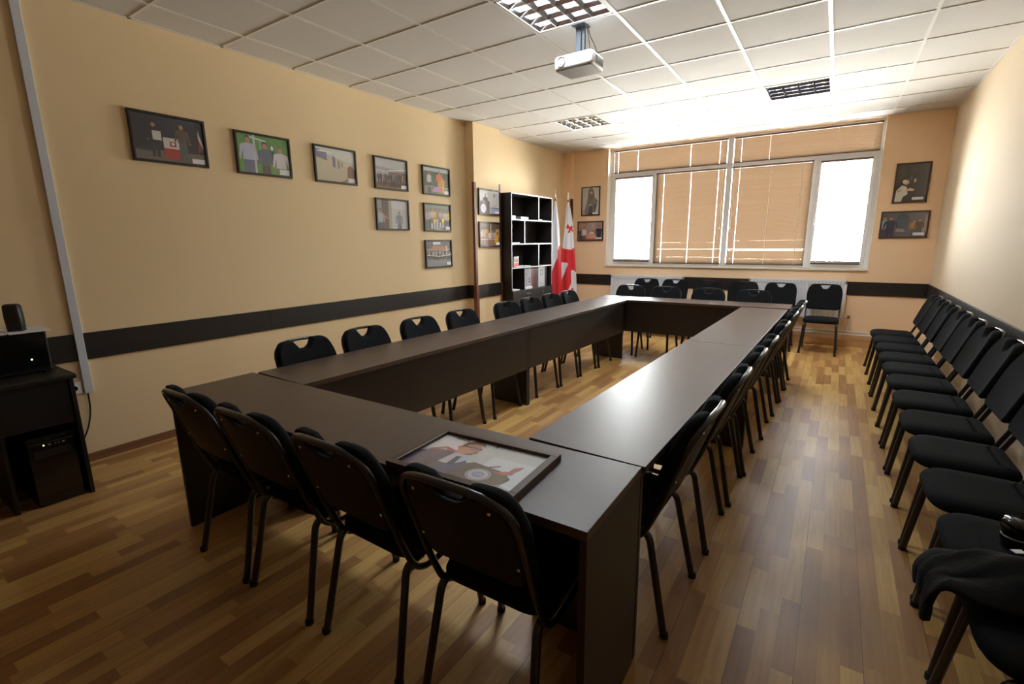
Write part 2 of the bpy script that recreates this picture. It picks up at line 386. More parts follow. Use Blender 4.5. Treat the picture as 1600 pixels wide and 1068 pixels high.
tag(cb.build('power_cable', M['rubber']), 'black cable hanging from the white wall duct', 'cable')
so = empty('wall_socket', (0, 0.965, 0.52)); tag(so, 'white wall socket beside the computer desk', 'socket')
MB().box(0, 0.012, -0.04, 0.04, -0.04, 0.04, 0.004).build('face_plate', M['white'], so)
MB().lathe([(0.024, 0.0), (0.024, 0.006), (0.018, 0.008), (0.018, 0.004)], (0.008, 0, 0), (1, 0, 0), 18).build('outlet', M['white'], so)

# ------------------------------------------------------------------ window with frames, panes, blinds
WY = YB+0.13                                     # inner face of the frame
TR = 2.525                                       # transom
V = [WX0+0.02, 1.60, 2.685, 3.765, WX1-0.02]     # frame lines
fr = MB()
def bar(x0, x1, z0, z1, y0=WY, y1=WY+0.07): fr.box(x0, x1, y0, y1, z0, z1, 0.004)
bar(WX0, WX0+0.06, WZ0, H); bar(WX1-0.05, WX1, WZ0, H); bar(WX0+0.06, WX1-0.05, WZ0, WZ0+0.055); bar(WX0+0.06, WX1-0.05, 2.90, H)
bar(2.645, 2.725, WZ0+0.055, 2.90, WY-0.05, WY+0.07)
bar(WX0+0.06, 2.645, TR-0.03, TR+0.03); bar(2.725, WX1-0.05, TR-0.03, TR+0.03)
bar(1.575, 1.635, WZ0+0.055, TR-0.03); bar(3.735, 3.80, WZ0+0.055, TR-0.03)
win = struct(fr, 'window_1', M['pvc'], 'wide white window in six panes over the radiators', 'window')
PAN = [(WX0+0.06, 1.575, WZ0+0.055, TR-0.03), (1.635, 2.645, WZ0+0.055, TR-0.03), (2.725, 3.735, WZ0+0.055, TR-0.03), (3.80, WX1-0.05, WZ0+0.055, TR-0.03),
       (WX0+0.06, 2.645, TR+0.03, 2.90), (2.725, WX1-0.05, TR+0.03, 2.90)]
for k, (x0, x1, z0, z1) in enumerate(PAN):
    q = 0.0
    if k in (0, 3):                               # opening casements have a sash of their own
        q = 0.045
        s_ = MB()
        for a in ((x0, x0+q, z0, z1), (x1-q, x1, z0, z1), (x0+q, x1-q, z0, z0+q), (x0+q, x1-q, z1-q, z1)):
            s_.box(a[0], a[1], WY-0.015, WY+0.06, a[2], a[3], 0.004)
        sash = s_.build('sash', M['pvc'], win)
        hx = x1-0.022 if k == 0 else x0+0.022
        MB().box(hx-0.013, hx+0.013, WY-0.026, WY-0.015, 1.70, 1.77, 0.003).box(hx-0.009, hx+0.009, WY-0.055, WY-0.026, 1.725, 1.745, 0.003).box(hx-0.009, hx+0.009, WY-0.06, WY-0.045, 1.63, 1.745, 0.004).build('window_handle', M['pvc'], sash)
    MB().box(x0+q, x1-q, WY+0.028, WY+0.034, z0+q, z1-q).build('window_pane', M['glass'], win)
sill = MB().box(WX0, WX1, YB-0.03, WY, WZ0-0.02, WZ0+0.004, 0.003)
struct(sill, 'trim_9', M['sillw'], 'white window sill', 'window sill')
rv = MB().box(WX0-0.001, WX0+0.006, YB-0.001, WY, WZ0, H).box(WX1-0.006, WX1+0.001, YB-0.001, WY, WZ0, H)
struct(rv, 'trim_10', M['sillw'], 'white plastered window reveals', 'window reveal')

def blind(x0, x1, z0, z1, y, tilt, pitch, ladders, wand, label, drop=0.0):
    w = x1-x0; h = z1-z0
    b = empty('venetian_blind', ((x0+x1)/2, y, z0)); tag(b, label, 'window blind', 'tan slatted blinds on the window')
    MB().box(-w/2, w/2, -0.014, 0.014, h-0.026, h, 0.002).build('head_rail', M['rail'], b)
    MB().box(-w/2, w/2, -0.011, 0.011, 0.0, 0.014, 0.003).build('bottom_rail', M['rail'], b)
    sl = MB(); n = int((h-0.036)/pitch); pitch = (h-0.036)/n; n += 1; W2 = 0.0131
    for i in range(n):
        z = 0.016+i*pitch; a = tilt+random.uniform(-0.05, 0.05)
        cuts = [-w/2+0.004]
        for lx in sorted(ladders): cuts += [lx*w-0.0006, lx*w+0.0006]
        cuts.append(w/2-0.004)                    # a slot for the cord at each ladder
        for xa, xb in zip(cuts[::2], cuts[1::2]):
            vs = []
            for x in (xa, xb):
                for t in (-1, -0.33, 0.33, 1):
                    yy = t*W2; zz = 0.0022*(1-t*t)
                    vs.append((x, yy*math.cos(a)-zz*math.sin(a), z+yy*math.sin(a)+zz*math.cos(a)))
            sl.add(vs, [(0, 1, 5, 4), (1, 2, 6, 5), (2, 3, 7, 6)], None, True)
    sl.build('slats', M['slat'], b)
    for lx in ladders:
        MB().tube([(lx*w, -0.0145, 0.01), (lx*w, -0.0145, h-0.02)], 0.0016, 6).tube([(lx*w, 0.0145, 0.01), (lx*w, 0.0145, h-0.02)], 0.0016, 6).build('ladder_cord', M['cord'], b)
    if wand:
        wx, wl_ = wand
        MB().tube([(wx, -0.022, h-0.02), (wx, -0.024, h-wl_)], 0.0035, 8).lathe([(0.004, 0), (0.009, 0.006), (0.009, 0.022), (0.004, 0.03)], (wx, -0.024, h-wl_-0.028), (0, 0, 1), 10).build('tilt_wand', M['cord'], b)
    return b
BY = WY-0.028
CL = math.radians(-54)
blind(0.88, 2.643, 2.548, 2.908, BY, math.radians(-52), 0.0205, (-0.46, -0.27, 0.20, 0.44), None, 'low wide closed blind across the top of the window, above the left panes')
blind(2.727, 4.47, 2.548, 2.908, BY, CL, 0.0205, (-0.44, -0.23, 0.23, 0.46), None, 'low wide closed blind across the top of the window, above the right panes')
blind(1.600, 2.643, 1.075, 2.498, BY, CL, 0.0205, (-0.38, 0.02, 0.40), (0.485, 0.86), 'tall closed tan blind left of the central window post')
blind(2.727, 3.755, 1.075, 2.498, BY, CL, 0.0205, (-0.40, 0.0, 0.38), (-0.485, 0.86), 'tall closed tan blind right of the central window post')
blind(0.915, 1.535, 1.10, 2.475, BY-0.012, math.radians(-9), 0.0205, (-0.36, 0.36), None, 'open glaring blind on the left casement, nearest the flags')
blind(3.84, 4.41, 1.10, 2.475, BY-0.012, math.radians(-20), 0.0205, (-0.36, 0.36), None, 'open glaring blind on the right casement, beside the two right hand photos')

# ------------------------------------------------------------------ radiators and pipes
def radiator(x0, x1, z0, z1, label):
    w = x1-x0; h = z1-z0
    r = empty('radiator', ((x0+x1)/2, YB, z0)); tag(r, label, 'radiator', 'white panel radiators under the window')
    p = MB(); n = int(w/0.033)
    prof = []
    for i in range(n):
        a = -w/2+0.02+(w-0.04)*i/n; d = (w-0.04)/n
        prof += [(a, 0.0), (a+d*0.3, 0.0), (a+d*0.42, 0.008), (a+d*0.88, 0.008)]
    prof.append((w/2-0.02, 0.0)); vs = []
    for x, dy in prof: vs += [(x, -0.092+dy, 0.035), (x, -0.092+dy, h-0.055)]
    p.add(vs, [(2*i, 2*i+2, 2*i+3, 2*i+1) for i in range(len(prof)-1)])
    p.box(-w/2, w/2, -0.094, -0.080, h-0.056, h-0.004, 0.004).box(-w/2, w/2, -0.094, -0.080, 0, 0.036, 0.004)
    p.box(-w/2, -w/2+0.022, -0.094, -0.078, 0, h-0.004, 0.004).box(w/2-0.022, w/2, -0.094, -0.078, 0, h-0.004, 0.004)
    p.build('front_panel', M['radiator'], r)
    MB().box(-w/2, w/2, -0.045, -0.03, 0.0, h-0.004, 0.004).build('rear_panel', M['radiator'], r)
    c = MB().box(-w/2, w/2, -0.094, -0.028, h-0.006, h, 0.001).box(-w/2, -w/2+0.004, -0.09, -0.03, 0.0, h, 0.001).box(w/2-0.004, w/2, -0.09, -0.03, 0.0, h, 0.001)
    c.build('casing', M['radiator'], r)
    g = MB(); k = int(w/0.042)
    for i in range(k):
        x = -w/2+0.03+(w-0.06)*i/(k-1); g.box(x-0.010, x+0.010, -0.0955, -0.093, h-0.034, h-0.026)
    g.build('air_slots', M['grille'], r)
    MB().box(-w/2+0.2, -w/2+0.24, -0.03, 0.0, 0.08, h-0.1).box(w/2-0.24, w/2-0.2, -0.03, 0.0, 0.08, h-0.1).build('wall_bracket', M['radiator'], r)
    return r
radiator(0.955, 2.165, 0.37, 0.885, 'white panel radiator under the left half of the window')
radiator(3.10, 4.30, 0.37, 0.90, 'white panel radiator under the right half of the window')
pp = empty('heating_pipes', (0, YB, 0)); tag(pp, 'pair of heating pipes running along under the radiators', 'pipe')
MB().tube([(0.3, -0.06, 0.205), (XR-0.02, -0.06, 0.205)], 0.012, 10).build('flow_pipe', M['pipe'], pp)
MB().tube([(0.3, -0.06, 0.165), (XR-0.02, -0.06, 0.165)], 0.012, 10).build('return_pipe', M['pipe'], pp)
MB().tube(fillet([(4.36, -0.06, 0.205), (4.36, -0.062, 0.40), (4.31, -0.062, 0.40)], 0.015), 0.011, 10).build('riser', M['pipe'], pp)
MB().lathe([(0.012, 0), (0.018, 0.005), (0.018, 0.035), (0.012, 0.04)], (4.36, -0.062, 0.385), (0, 0, 1), 12).lathe([(0.01, 0), (0.016, 0.003), (0.016, 0.03), (0.01, 0.033)], (4.345, -0.062, 0.415), (1, 0, 0), 10).build('valve', M['brass'], pp)

# ------------------------------------------------------------------ ceiling lamps and projector
def lamp(c, r, label):
    x, y = gx(c)+0.3, gy(r)+0.3
    b = empty('ceiling_lamp', (x, y, H)); tag(b, label, 'ceiling lamp', 'square louvred ceiling lamps')
    hs = 0.288
    m = MB().box(-hs, hs, -hs, hs, 0.10, 0.11).box(-hs, -hs+0.004, -hs, hs, 0.0, 0.10).box(hs-0.004, hs, -hs, hs, 0.0, 0.10).box(-hs, hs, -hs, -hs+0.004, 0, 0.10).box(-hs, hs, hs-0.004, hs, 0, 0.10)
    m.build('housing', M['lampwhite'], b)
    f = MB()
    for a in ((-hs, -hs+0.014, -hs, hs), (hs-0.014, hs, -hs, hs), (-hs, hs, -hs, -hs+0.014), (-hs, hs, hs-0.014, hs)): f.box(a[0], a[1], a[2], a[3], -0.003, 0.004, 0.001)
    f.build('rim', M['tbar'], b)
    inn = hs-0.014; bays = 4; bw = 2*inn/bays
    l = MB()
    def vee(p0, p1, side, wt, z0, z1):      # V-section blade: sharp at the bottom, wide at the top
        p0 = Vector(p0); p1 = Vector(p1); s = Vector(side)
        vs = [p0+Vector((0, 0, z0)), p1+Vector((0, 0, z0))]
        for sg in (-1, 1): vs += [p0+s*sg*wt+Vector((0, 0, z1)), p1+s*sg*wt+Vector((0, 0, z1)), p0+s*sg*wt*0.35+Vector((0, 0, (z0+z1)/2-0.004)), p1+s*sg*wt*0.35+Vector((0, 0, (z0+z1)/2-0.004))]
        l.add(vs, [(0, 1, 5, 4), (4, 5, 3, 2), (1, 0, 8, 9), (9, 8, 6, 7), (2, 3, 7, 6)], None, False)
    for i in range(bays+1):
        vee((-inn+i*bw, -inn, 0), (-inn+i*bw, inn, 0), (1, 0, 0), 0.016 if 0 < i < bays else 0.010, 0.001, 0.038)
    for j in range(bays+1):
        for i in range(bays):
            yy = -inn+j*bw
            vee((-inn+i*bw+0.003, yy, 0), (-inn+(i+1)*bw-0.003, yy, 0), (0, 1, 0), 0.010, 0.002, 0.030)
    l.build('louvre', M['mirror'], b)
    for i in range(bays):
        xx = -inn+(i+0.5)*bw
        MB().tube([(xx, -inn+0.02, 0.075), (xx, inn-0.02, 0.075)], 0.013, 12).build('fluorescent_tube', M['tubeglow'], b)
    # the tubes' light
    ld = bpy.data.lights.new('tube_light', 'AREA'); ld.shape = 'SQUARE'; ld.size = 0.5; ld.energy = LAMP_W; ld.color = (0.88, 0.94, 1.0); ld.spread = math.radians(140)
    lo = bpy.data.objects.new('tube_light', ld); sc.collection.objects.link(lo); lo.location = (x, y, H+0.060)
    return b
lamp(3, -3, 'large near ceiling lamp beside the projector')
lamp(1, 2, 'square ceiling lamp above the flags side of the table ring')
lamp(5, 2, 'square ceiling lamp nearest the right half of the window')

pj = empty('projector', (2.50, 3.36, 2.61), math.radians(-2)); tag(pj, 'white projector hanging from the ceiling beside a lamp', 'projector')
o2 = round_outline([(-0.148, -0.115), (0.148, -0.115), (0.135, 0.115), (-0.135, 0.115)], 0.035, 4)
pad(o2, [(0.012, 0.0), (0.003, 0.006), (0, 0.02), (0, 0.07), (0.004, 0.082), (0.02, 0.09), (0.05, 0.094)], lambda x, y, h: (x, y, h)).build('body', M['white'], pj)
pad(inset(o2, 0.010), [(0.004, -0.006), (0, 0.0), (0, 0.004)], lambda x, y, h: (x, y, h)).build('base_plate', M['projgrey'], pj)
MB().lathe([(0.034, 0.0), (0.034, 0.008), (0.030, 0.010), (0.030, 0.002)], (-0.085, -0.112, 0.047), (0, -1, 0), 22).build('lens_ring', M['projgrey'], pj)
MB().lathe([(0.001, 0.009), (0.014, 0.008), (0.024, 0.004), (0.026, 0.0)], (-0.085, -0.112, 0.047), (0, -1, 0), 20).build('lens', M['white'], pj)
vt = MB()
for i in range(7): vt.box(0.135, 0.1455, -0.05+i*0.018, -0.042+i*0.018, 0.02, 0.065)
vt.build('vent', M['projgrey'], pj)
mt = MB().box(-0.085, -0.045, 0.09, 0.11, 0.085, 0.326, 0.002).box(-0.035, -0.015, 0.09, 0.11, 0.085, 0.326, 0.002).box(-0.10, 0.0, 0.05, 0.15, 0.322, 0.329, 0.002).box(-0.10, 0.0, 0.03, 0.12, 0.09, 0.099, 0.002)
mt.build('mount', M['steelblue'], pj)
for dx, sw in ((0.0, 0.02), (0.01, 0.055)):
    MB().tube(fillet([(dx-0.004, 0.10, 0.326), (dx+0.005, 0.105, 0.26), (dx+sw, 0.11, 0.17), (dx+sw+0.02, 0.11, 0.085)], 0.06, 5), 0.0035, 8).build('cable', M['rubber'], pj)

# ------------------------------------------------------------------ tables
def table(name, x0, y0, L, D, rz, label, lo, hi, panel_side, panel_z, end0=True, end1=True):
    """local x along the length 0..L, local y 0..D across; lo / hi = insets of the legs from the two long edges"""
    t = empty(name, (x0, y0, 0), rz); tag(t, label, 'table', 'dark meeting tables set in a ring')
    ZT = 0.735
    MB().box(0.0015, L-0.0015, 0, D, ZT-0.026, ZT, 0.0015).build('table_top', M['wenge'], t)
    for on, xx in ((end0, 0.002), (end1, L-0.024)):
        if on: MB().box(xx, xx+0.022, lo, D-hi, 0.0, ZT-0.0262, 0.001).build('end_panel', M['wenge2'], t)
    yy = lo if panel_side == 0 else D-hi-0.018
    MB().box(0.026, L-0.026, yy, yy+0.018, panel_z, ZT-0.0265, 0.001).build('modesty_panel', M['wenge2'], t)
    return t
table('meeting_table', 1.445, 0.978, 2.245, 0.420, math.radians(0.55), 'dark table nearest the camera, with the framed portrait lying on it', 0.0, 0.005, 1, 0.33)
aL = math.atan2(2.045-1.908, 5.65-1.395)
dL = Vector((math.sin(aL), math.cos(aL)))
nL = Vector((-math.cos(aL), math.sin(aL)))          # towards the left wall
LL = 2.15
for k, lab in enumerate(('dark table on the left wall side, joining the near table', 'dark table on the left wall side, joining the far table')):
    p = Vector((1.912, 1.402))+dL*(LL*k)
    table('meeting_table', p.x, p.y, LL, 0.45, PI/2-aL, lab, 0.032, 0.03, 0, 0.335)
aR = math.atan2(3.782-3.690, 6.2-1.434)
dR = Vector((math.sin(aR), math.cos(aR)))
for k, lab in enumerate(('dark table on the right wall side, joining the near table', 'dark table on the right wall side, joining the far table')):
    p = Vector((3.694, 1.424))+dR*(2.135*k)
    table('meeting_table', p.x, p.y, 2.135, 0.44, PI/2-aR, lab, 0.012, 0.014, 1, 0.335)
aF = math.atan2(5.712-5.655, 3.335-2.05)
table('meeting_table', 1.615, 5.722, 2.18, 0.42, aF*0.4, 'dark table at the far end of the ring, towards the window', 0.03, 0.03, 0, 0.34)

# ------------------------------------------------------------------ the chair
def back_pt(x, z, d=0.0):
    """point on the raked, slightly dished back; d = forward offset"""
    t = (z-0.44)
    y = -0.172-0.345*t-0.03*t*t+0.5*x*x
    return (x, y+d, z)
def make_chair():
    t = empty('stacking_chair')
    # seat
    so_ = round_outline([(-0.185, -0.145), (0.185, -0.145), (0.203, 0.226), (-0.203, 0.226)], [0.07, 0.07, 0.13, 0.13], 7)
    pr_ = [(0.03, 0.398), (0.008, 0.400), (0.0, 0.410), (0.0, 0.424), (0.006, 0.437), (0.018, 0.446), (0.045, 0.452), (0.085, 0.455)]
    pad(so_, pr_, lambda x, y, h: (x, y, h+0.010*max(0, -(y-0.0))*0-0.06*max(0, y-0.15)**1.0*0.35)).build('seat', M['fabric'], t)
    # backrest pad with hand hole
    HB, HT = 0.532, 0.857
    def outl(w0, w1, zb, zt, rt, nw, nd):
        ns = 6
        left = [(-w0, zb), (w0, zb), (w1, zt-0.10), (w1-0.035, zt)]
        pts = left+[(nw, zt), (0.026, zt-nd), (-0.026, zt-nd), (-nw, zt), (-w1+0.035, zt), (-w1, zt-0.10)]
        rad = [0.04, 0.04, 0.06, rt, 0.010, 0.018, 0.018, 0.010, rt, 0.06]
        return round_outline(pts, rad, 4)
    bo = outl(0.188, 0.202, HB, HT, 0.06, 0.068, 0.062)
    bp_ = [(0.012, 0.012), (0.002, 0.014), (0.0, 0.022), (0.0, 0.038), (0.004, 0.048), (0.012, 0.055)]
    pad(bo, bp_, lambda x, z, d: back_pt(x, z, d)).build('backrest', M['fabric'], t)
    bs = outl(0.170, 0.180, HB+0.005, HT-0.03, 0.06, 0.075, 0.034)
    pad(bs, [(0.006, -0.006), (0.0, -0.004), (0.0, 0.0115)], lambda x, z, d: back_pt(x, z, d)).build('back_shell', M['shell'], t)
    # back tube: arch over the top, down both sides, hooked forward under the seat
    X = 0.189
    side = [back_pt(X, 0.70), back_pt(X, 0.60), back_pt(X, 0.50)]
    top = []
    zt = 0.850
    for k in range(15):
        a = PI*k/14; ca = math.cos(a); sa = math.sin(a)
        x = X*math.copysign(abs(ca)**0.62, ca); z = 0.715+(zt-0.715)*abs(sa)**0.62
        top.append(back_pt(x, z))
    hook = fillet([back_pt(X, 0.50), (X-0.001, -0.105, 0.338), (X-0.006, 0.13, 0.352)], 0.085, 8)[1:]
    path = [Vector(p) for p in hook[::-1]]+[Vector(back_pt(X, 0.50)), Vector(back_pt(X, 0.60))]+[Vector(p) for p in top]+[Vector(back_pt(-X, 0.60)), Vector(back_pt(-X, 0.50))]+[Vector((-p[0], p[1], p[2])) for p in hook]
    MB().tube(path, 0.0120, 12, 0.0095, up=(0, 0, 1)).build('back_frame', M['blackpaint'], t)
    # legs and side rails
    for s in (-1, 1):
        xt, xb = s*0.174, s*0.198
        MB().tube([(xt, 0.125, 0.3885), (xt, -0.085, 0.3885)], 0.0105, 10).build('side_rail', M['blackpaint'], t)
        f = MB().tube(fillet([(xt, 0.10, 0.3885), (xt, 0.178, 0.387), (xb, 0.225, 0.0)], 0.05, 6), 0.0140, 10).build('leg', M['blackpaint'], t)
        MB().lathe([(0.016, 0), (0.016, 0.018), (0.0135, 0.022)], (xb, 0.225, 0.0), (0, 0, 1), 12).build('foot_cap', M['rubber'], f)
        r = MB().tube(fillet([(xt, -0.07, 0.3885), (xt, -0.142, 0.387), (xb, -0.225, 0.0)], 0.05, 6), 0.0140, 10).build('leg', M['blackpaint'], t)
        MB().lathe([(0.016, 0), (0.016, 0.018), (0.0135, 0.022)], (xb, -0.225, 0.0), (0, 0, 1), 12).build('foot_cap', M['rubber'], r)
    MB().tube([(-0.174, 0.07, 0.3855), (0.174, 0.07, 0.3855)], 0.008, 8).tube([(-0.174, -0.05, 0.3855), (0.174, -0.05, 0.3855)], 0.008, 8).build('cross_bar', M['blackpaint'], t)
    for x, z in ((-0.125, 0.795), (0.125, 0.795), (-0.164, 0.61), (0.164, 0.61)):
        p = Vector(back_pt(x, z, -0.0055))
        MB().lathe([(0.0055, 0.0), (0.005, 0.0025), (0.002, 0.004)], p, (0, -1, 0.1), 10).build('screw', M['screw'], t)
    return t
chair0 = make_chair(); index_kids(); _used = [False]
def chair(x, y, rz, label, group):
    c = copy_tree(chair0) if _used[0] else chair0
    _used[0] = True
    c.location = (x, y, 0); c.rotation_euler = (0, 0, rz); tag(c, label, 'chair', group)
    return c
D = math.radians
ORD = ['first', 'second', 'third', 'fourth', 'fifth', 'sixth', 'seventh', 'eighth', 'ninth', 'tenth', 'eleventh', 'twelfth']
near = [(1.935, 1.135, -1), (2.375, 1.137, 0), (2.868, 1.142, -1), (3.362, 1.150, 1)]
for i, (x, y, a) in enumerate(near):
    lab = ('black chair at the near table, closest to the computer desk', 'black chair at the near table, second from the computer desk side',
           'black chair at the near table, third from the computer desk side', 'black chair backed to the camera, in front of the framed portrait on the near table')[i]
    chair(x, y, D(a), lab, 'chairs along the near table')
lf = [(1.635, 1.775, 0), (1.645, 2.255, 1), (1.66, 2.78, 0), (1.675, 3.30, 0), (1.69, 3.98, -2), (1.705, 4.42, 0), (1.715, 4.86, 0), (1.725, 5.30, 2)]
for i, (x, y, a) in enumerate(lf):
    chair(x, y, -PI/2+D(a), 'black chair between the left wall and the tables, %s from the near end' % ORD[i], 'chairs along the left tables')
rt = [(3.522, 1.79, -1), (3.537, 2.38, 0.5), (3.55, 2.885, 0), (3.565, 3.315, 0), (3.582, 3.99, 1), (3.60, 4.58, 0), (3.612, 5.03, 0), (3.622, 5.462, 0)]
for i, (x, y, a) in enumerate(rt):
    chair(x, y, PI/2+D(a), 'black chair on the aisle side of the right tables, %s from the near end' % ORD[i], 'chairs along the right tables')
fr_ = [(1.86, 6.13, 2), (2.33, 6.10, -1), (2.86, 6.12, 1), (3.36, 6.13, 0)]
for i, (x, y, a) in enumerate(fr_):
    chair(x, y, PI+D(a), 'black chair tucked behind the far table, %s from the flags side' % ORD[i], 'chairs along the far table')
bk = [(1.655, 7.40, 0), (2.10, 7.40, -0.5), (2.585, 7.39, 1), (3.07, 7.39, 0), (3.545, 7.39, 1), (4.055, 7.385, -1)]
for i, (x, y, a) in enumerate(bk):
    lab = 'black chair standing alone before the right radiator, next to the aisle' if i == 5 else 'black chair against the window wall, %s from the flags corner' % ORD[i]
    chair(x, y, PI+D(a), lab, 'chairs along the window wall')
rw = [6.575, 6.14, 5.70, 5.235, 4.795, 4.355, 3.88, 3.42, 2.965, 2.525, 2.09, 1.652]
for i, y in enumerate(rw):
    lab = 'black chair along the cream right wall, %s counting from the window' % ORD[i]
    if i == 0: lab = 'black chair along the cream right wall, nearest the window'
    if i == 10: lab = 'black chair along the cream right wall with a camera lens on its seat'
    if i == 11: lab = 'black chair along the cream right wall with a black jacket over its seat'
    chair(4.765, y, PI/2+D((0, 1, -1, 0, 1, 0, -1, 0, 0, 1, 0, 0)[i]), lab, 'chairs along the right wall')

# ------------------------------------------------------------------ printed pictures
def C(r, g, b): return lin((r/255, g/255, b/255))
def ell(cx, cy, rx, ry, n=14): return [(cx+rx*math.cos(2*PI*k/n), cy+ry*math.sin(2*PI*k/n)) for k in range(n)]
def man(cx, top, h, shirt, pants, skin=(176, 130, 105), hair=(60, 45, 38), w=0.11, asp=0.68):
    """a small standing figure as flat printed shapes; h = full height, the picture may cut it off"""
    hd = h*0.075; out = []
    sy = top-2*hd*1.15
    out.append((ell(cx, top-hd, hd*asp*0.82, hd), C(*hair)))
    out.append((ell(cx, top-hd*1.25, hd*asp*0.72, hd*0.82), C(*skin)))
    hip = top-h*0.50
    out.append(([(cx-w*0.30, hip), (cx-w*0.34, top-h), (cx-w*0.06, top-h), (cx, hip-h*0.06), (cx+w*0.06, top-h), (cx+w*0.34, top-h), (cx+w*0.32, hip)], C(*pants)))
    out.append(([(cx-w*0.36, hip-0.01), (cx-w*0.34, sy-h*0.10), (cx-w*0.52, hip-0.02), (cx-w*0.62, hip+0.02), (cx-w*0.5, sy-h*0.03), (cx-w*0.16, sy+h*0.015), (cx+w*0.16, sy+h*0.015), (cx+w*0.5, sy-h*0.03), (cx+w*0.62, hip+0.02), (cx+w*0.52, hip-0.02), (cx+w*0.34, sy-h*0.10), (cx+w*0.36, hip-0.01)], C(*shirt)))
    out.append((ell(cx-w*0.57, hip-0.012, w*0.07, w*0.10, 8), C(*skin))); out.append((ell(cx+w*0.57, hip-0.012, w*0.07, w*0.10, 8), C(*skin)))
    return out
def rect(x0, y0, x1, y1): return [(x0, y0), (x1, y0), (x1, y1), (x0, y1)]
def clip01(poly):
    for ax, lim, sg in ((0, 0.0, 1), (0, 1.0, -1), (1, 0.0, 1), (1, 1.0, -1)):
        res = []; n = len(poly)
        for i in range(n):
            a, b = poly[i], poly[(i+1) % n]; da, db = (a[ax]-lim)*sg, (b[ax]-lim)*sg
            if da >= 0: res.append(a)
            if (da >= 0) != (db >= 0):
                t = da/(da-db); res.append((a[0]+(b[0]-a[0])*t, a[1]+(b[1]-a[1])*t))
        poly = res
        if len(poly) < 3: return []
    return poly
def framed(name, loc, rot, w, h, border, depth, art, caption, label, cat, group, fmat='frameblk'):
    """local x right, local z up, faces -y"""
    f = empty(name, loc); f.rotation_euler = rot; tag(f, label, cat, group)
    b = MB()
    for x0, x1, z0, z1 in ((-w/2, w/2, h/2-border, h/2), (-w/2, w/2, -h/2, -h/2+border), (-w/2, -w/2+border, -h/2+border, h/2-border), (w/2-border, w/2, -h/2+border, h/2-border)):
        b.box(x0, x1, -depth, 0, z0, z1, 0.0015)
    b.build('frame', M[fmat], f)
    iw, ih = w-2*border, h-2*border
    p = MB(); yb = -depth*0.45
    p.box(-iw/2, iw/2, yb, 0.0, -ih/2, ih/2, 0, C(200, 200, 200))
    k = 1
    for poly, col in art:
        poly = clip01(poly)
        if len(poly) < 3: continue
        y = yb-0.00006*k; k += 1
        ar = sum(poly[i][0]*poly[(i+1) % len(poly)][1]-poly[(i+1) % len(poly)][0]*poly[i][1] for i in range(len(poly)))
        if ar < 0: poly = poly[::-1]
        bm = bmesh.new(); bv = [bm.verts.new((-iw/2+u*iw, y, -ih/2+v*ih)) for u, v in poly]
        try:
            bm.faces.new(bv); bm.normal_update(); bmesh.ops.triangulate(bm, faces=bm.faces[:]); bm.verts.index_update()
            p.add([v.co[:] for v in bm.verts], [[v.index for v in fc.verts] for fc in bm.faces], col)
        except Exception: pass
        bm.free()
    p.build('photo_print', M['print'], f)
    if caption:
        u0, v0, u1, v1 = caption; y = yb-0.00006*(k+4)
        c = MB().box(-iw/2+u0*iw, -iw/2+u1*iw, y-0.0003, y, -ih/2+v0*ih, -ih/2+v1*ih)
        c.build('caption_card', M['paper'], f)
    return f
CAP = (0.80, 0.03, 0.985, 0.15)
def crowd(x0, x1, n, top, h, shirts, pants=(50, 50, 60), w=0.10, jit=0.03):
    o = []
    for i in range(n):
        o += man(x0+(x1-x0)*(i+0.5)/n+random.uniform(-0.01, 0.01), top+random.uniform(-jit, jit), h, shirts[i % len(shirts)], pants, w=w)
    return o
BG = lambda c: [(rect(0, 0, 1, 1), C(*c))]
random.seed(3)
art = {}
art['stage'] = BG((36, 35, 46))+[(rect(0, 0, 1, 0.24), C(98, 92, 92)), (rect(0, 0.20, 0.28, 0.27), C(52, 42, 42))]+man(0.285, 0.86, 0.78, (44, 36, 38), (40, 40, 46), w=0.16)+[(rect(0.26, 0.46, 0.38, 0.66), C(205, 205, 205))] \
    + [(rect(0.40, 0.07, 0.66, 0.30), C(170, 48, 28)), (rect(0.40, 0.30, 0.66, 0.54), C(205, 200, 198)), ([(0.49, 0.35), (0.58, 0.35), (0.58, 0.46), (0.49, 0.46)], C(150, 40, 40)), (ell(0.535, 0.41, 0.025, 0.035), C(230, 225, 225))] \
    + man(0.68, 0.90, 0.86, (92, 78, 66), (84, 90, 84), w=0.19)+[([(0.90, 0.28), (0.925, 0.82), (0.98, 0.34)], C(140, 40, 48)), ([(0.925, 0.82), (0.915, 0.62), (0.985, 0.36), (0.99, 0.42)], C(205, 200, 200)), ([(0.84, 0.20), (0.97, 0.20), (0.91, 0.26)], C(140, 88, 50))]
art['green'] = BG((82, 140, 52))+[(rect(0.30, 0, 0.34, 1), C(190, 200, 205)), (rect(0.42, 0.35, 0.46, 0.92), C(120, 165, 120)), ([(0.2, 0.92), (0.55, 0.86), (0.55, 0.90), (0.2, 0.97)], C(200, 205, 205))] \
    + [(rect(0.62, 0.30, 0.70, 0.80), C(45, 45, 48)), (ell(0.665, 0.72, 0.03, 0.07), C(210, 215, 205))] \
    + man(0.20, 0.97, 1.25, (178, 180, 205), (92, 98, 138), w=0.29)+man(0.52, 0.86, 1.25, (84, 88, 112), (58, 48, 44), w=0.25, hair=(28, 26, 26))+man(0.83, 0.80, 1.2, (205, 200, 206), (110, 120, 90), w=0.29, hair=(120, 84, 62))
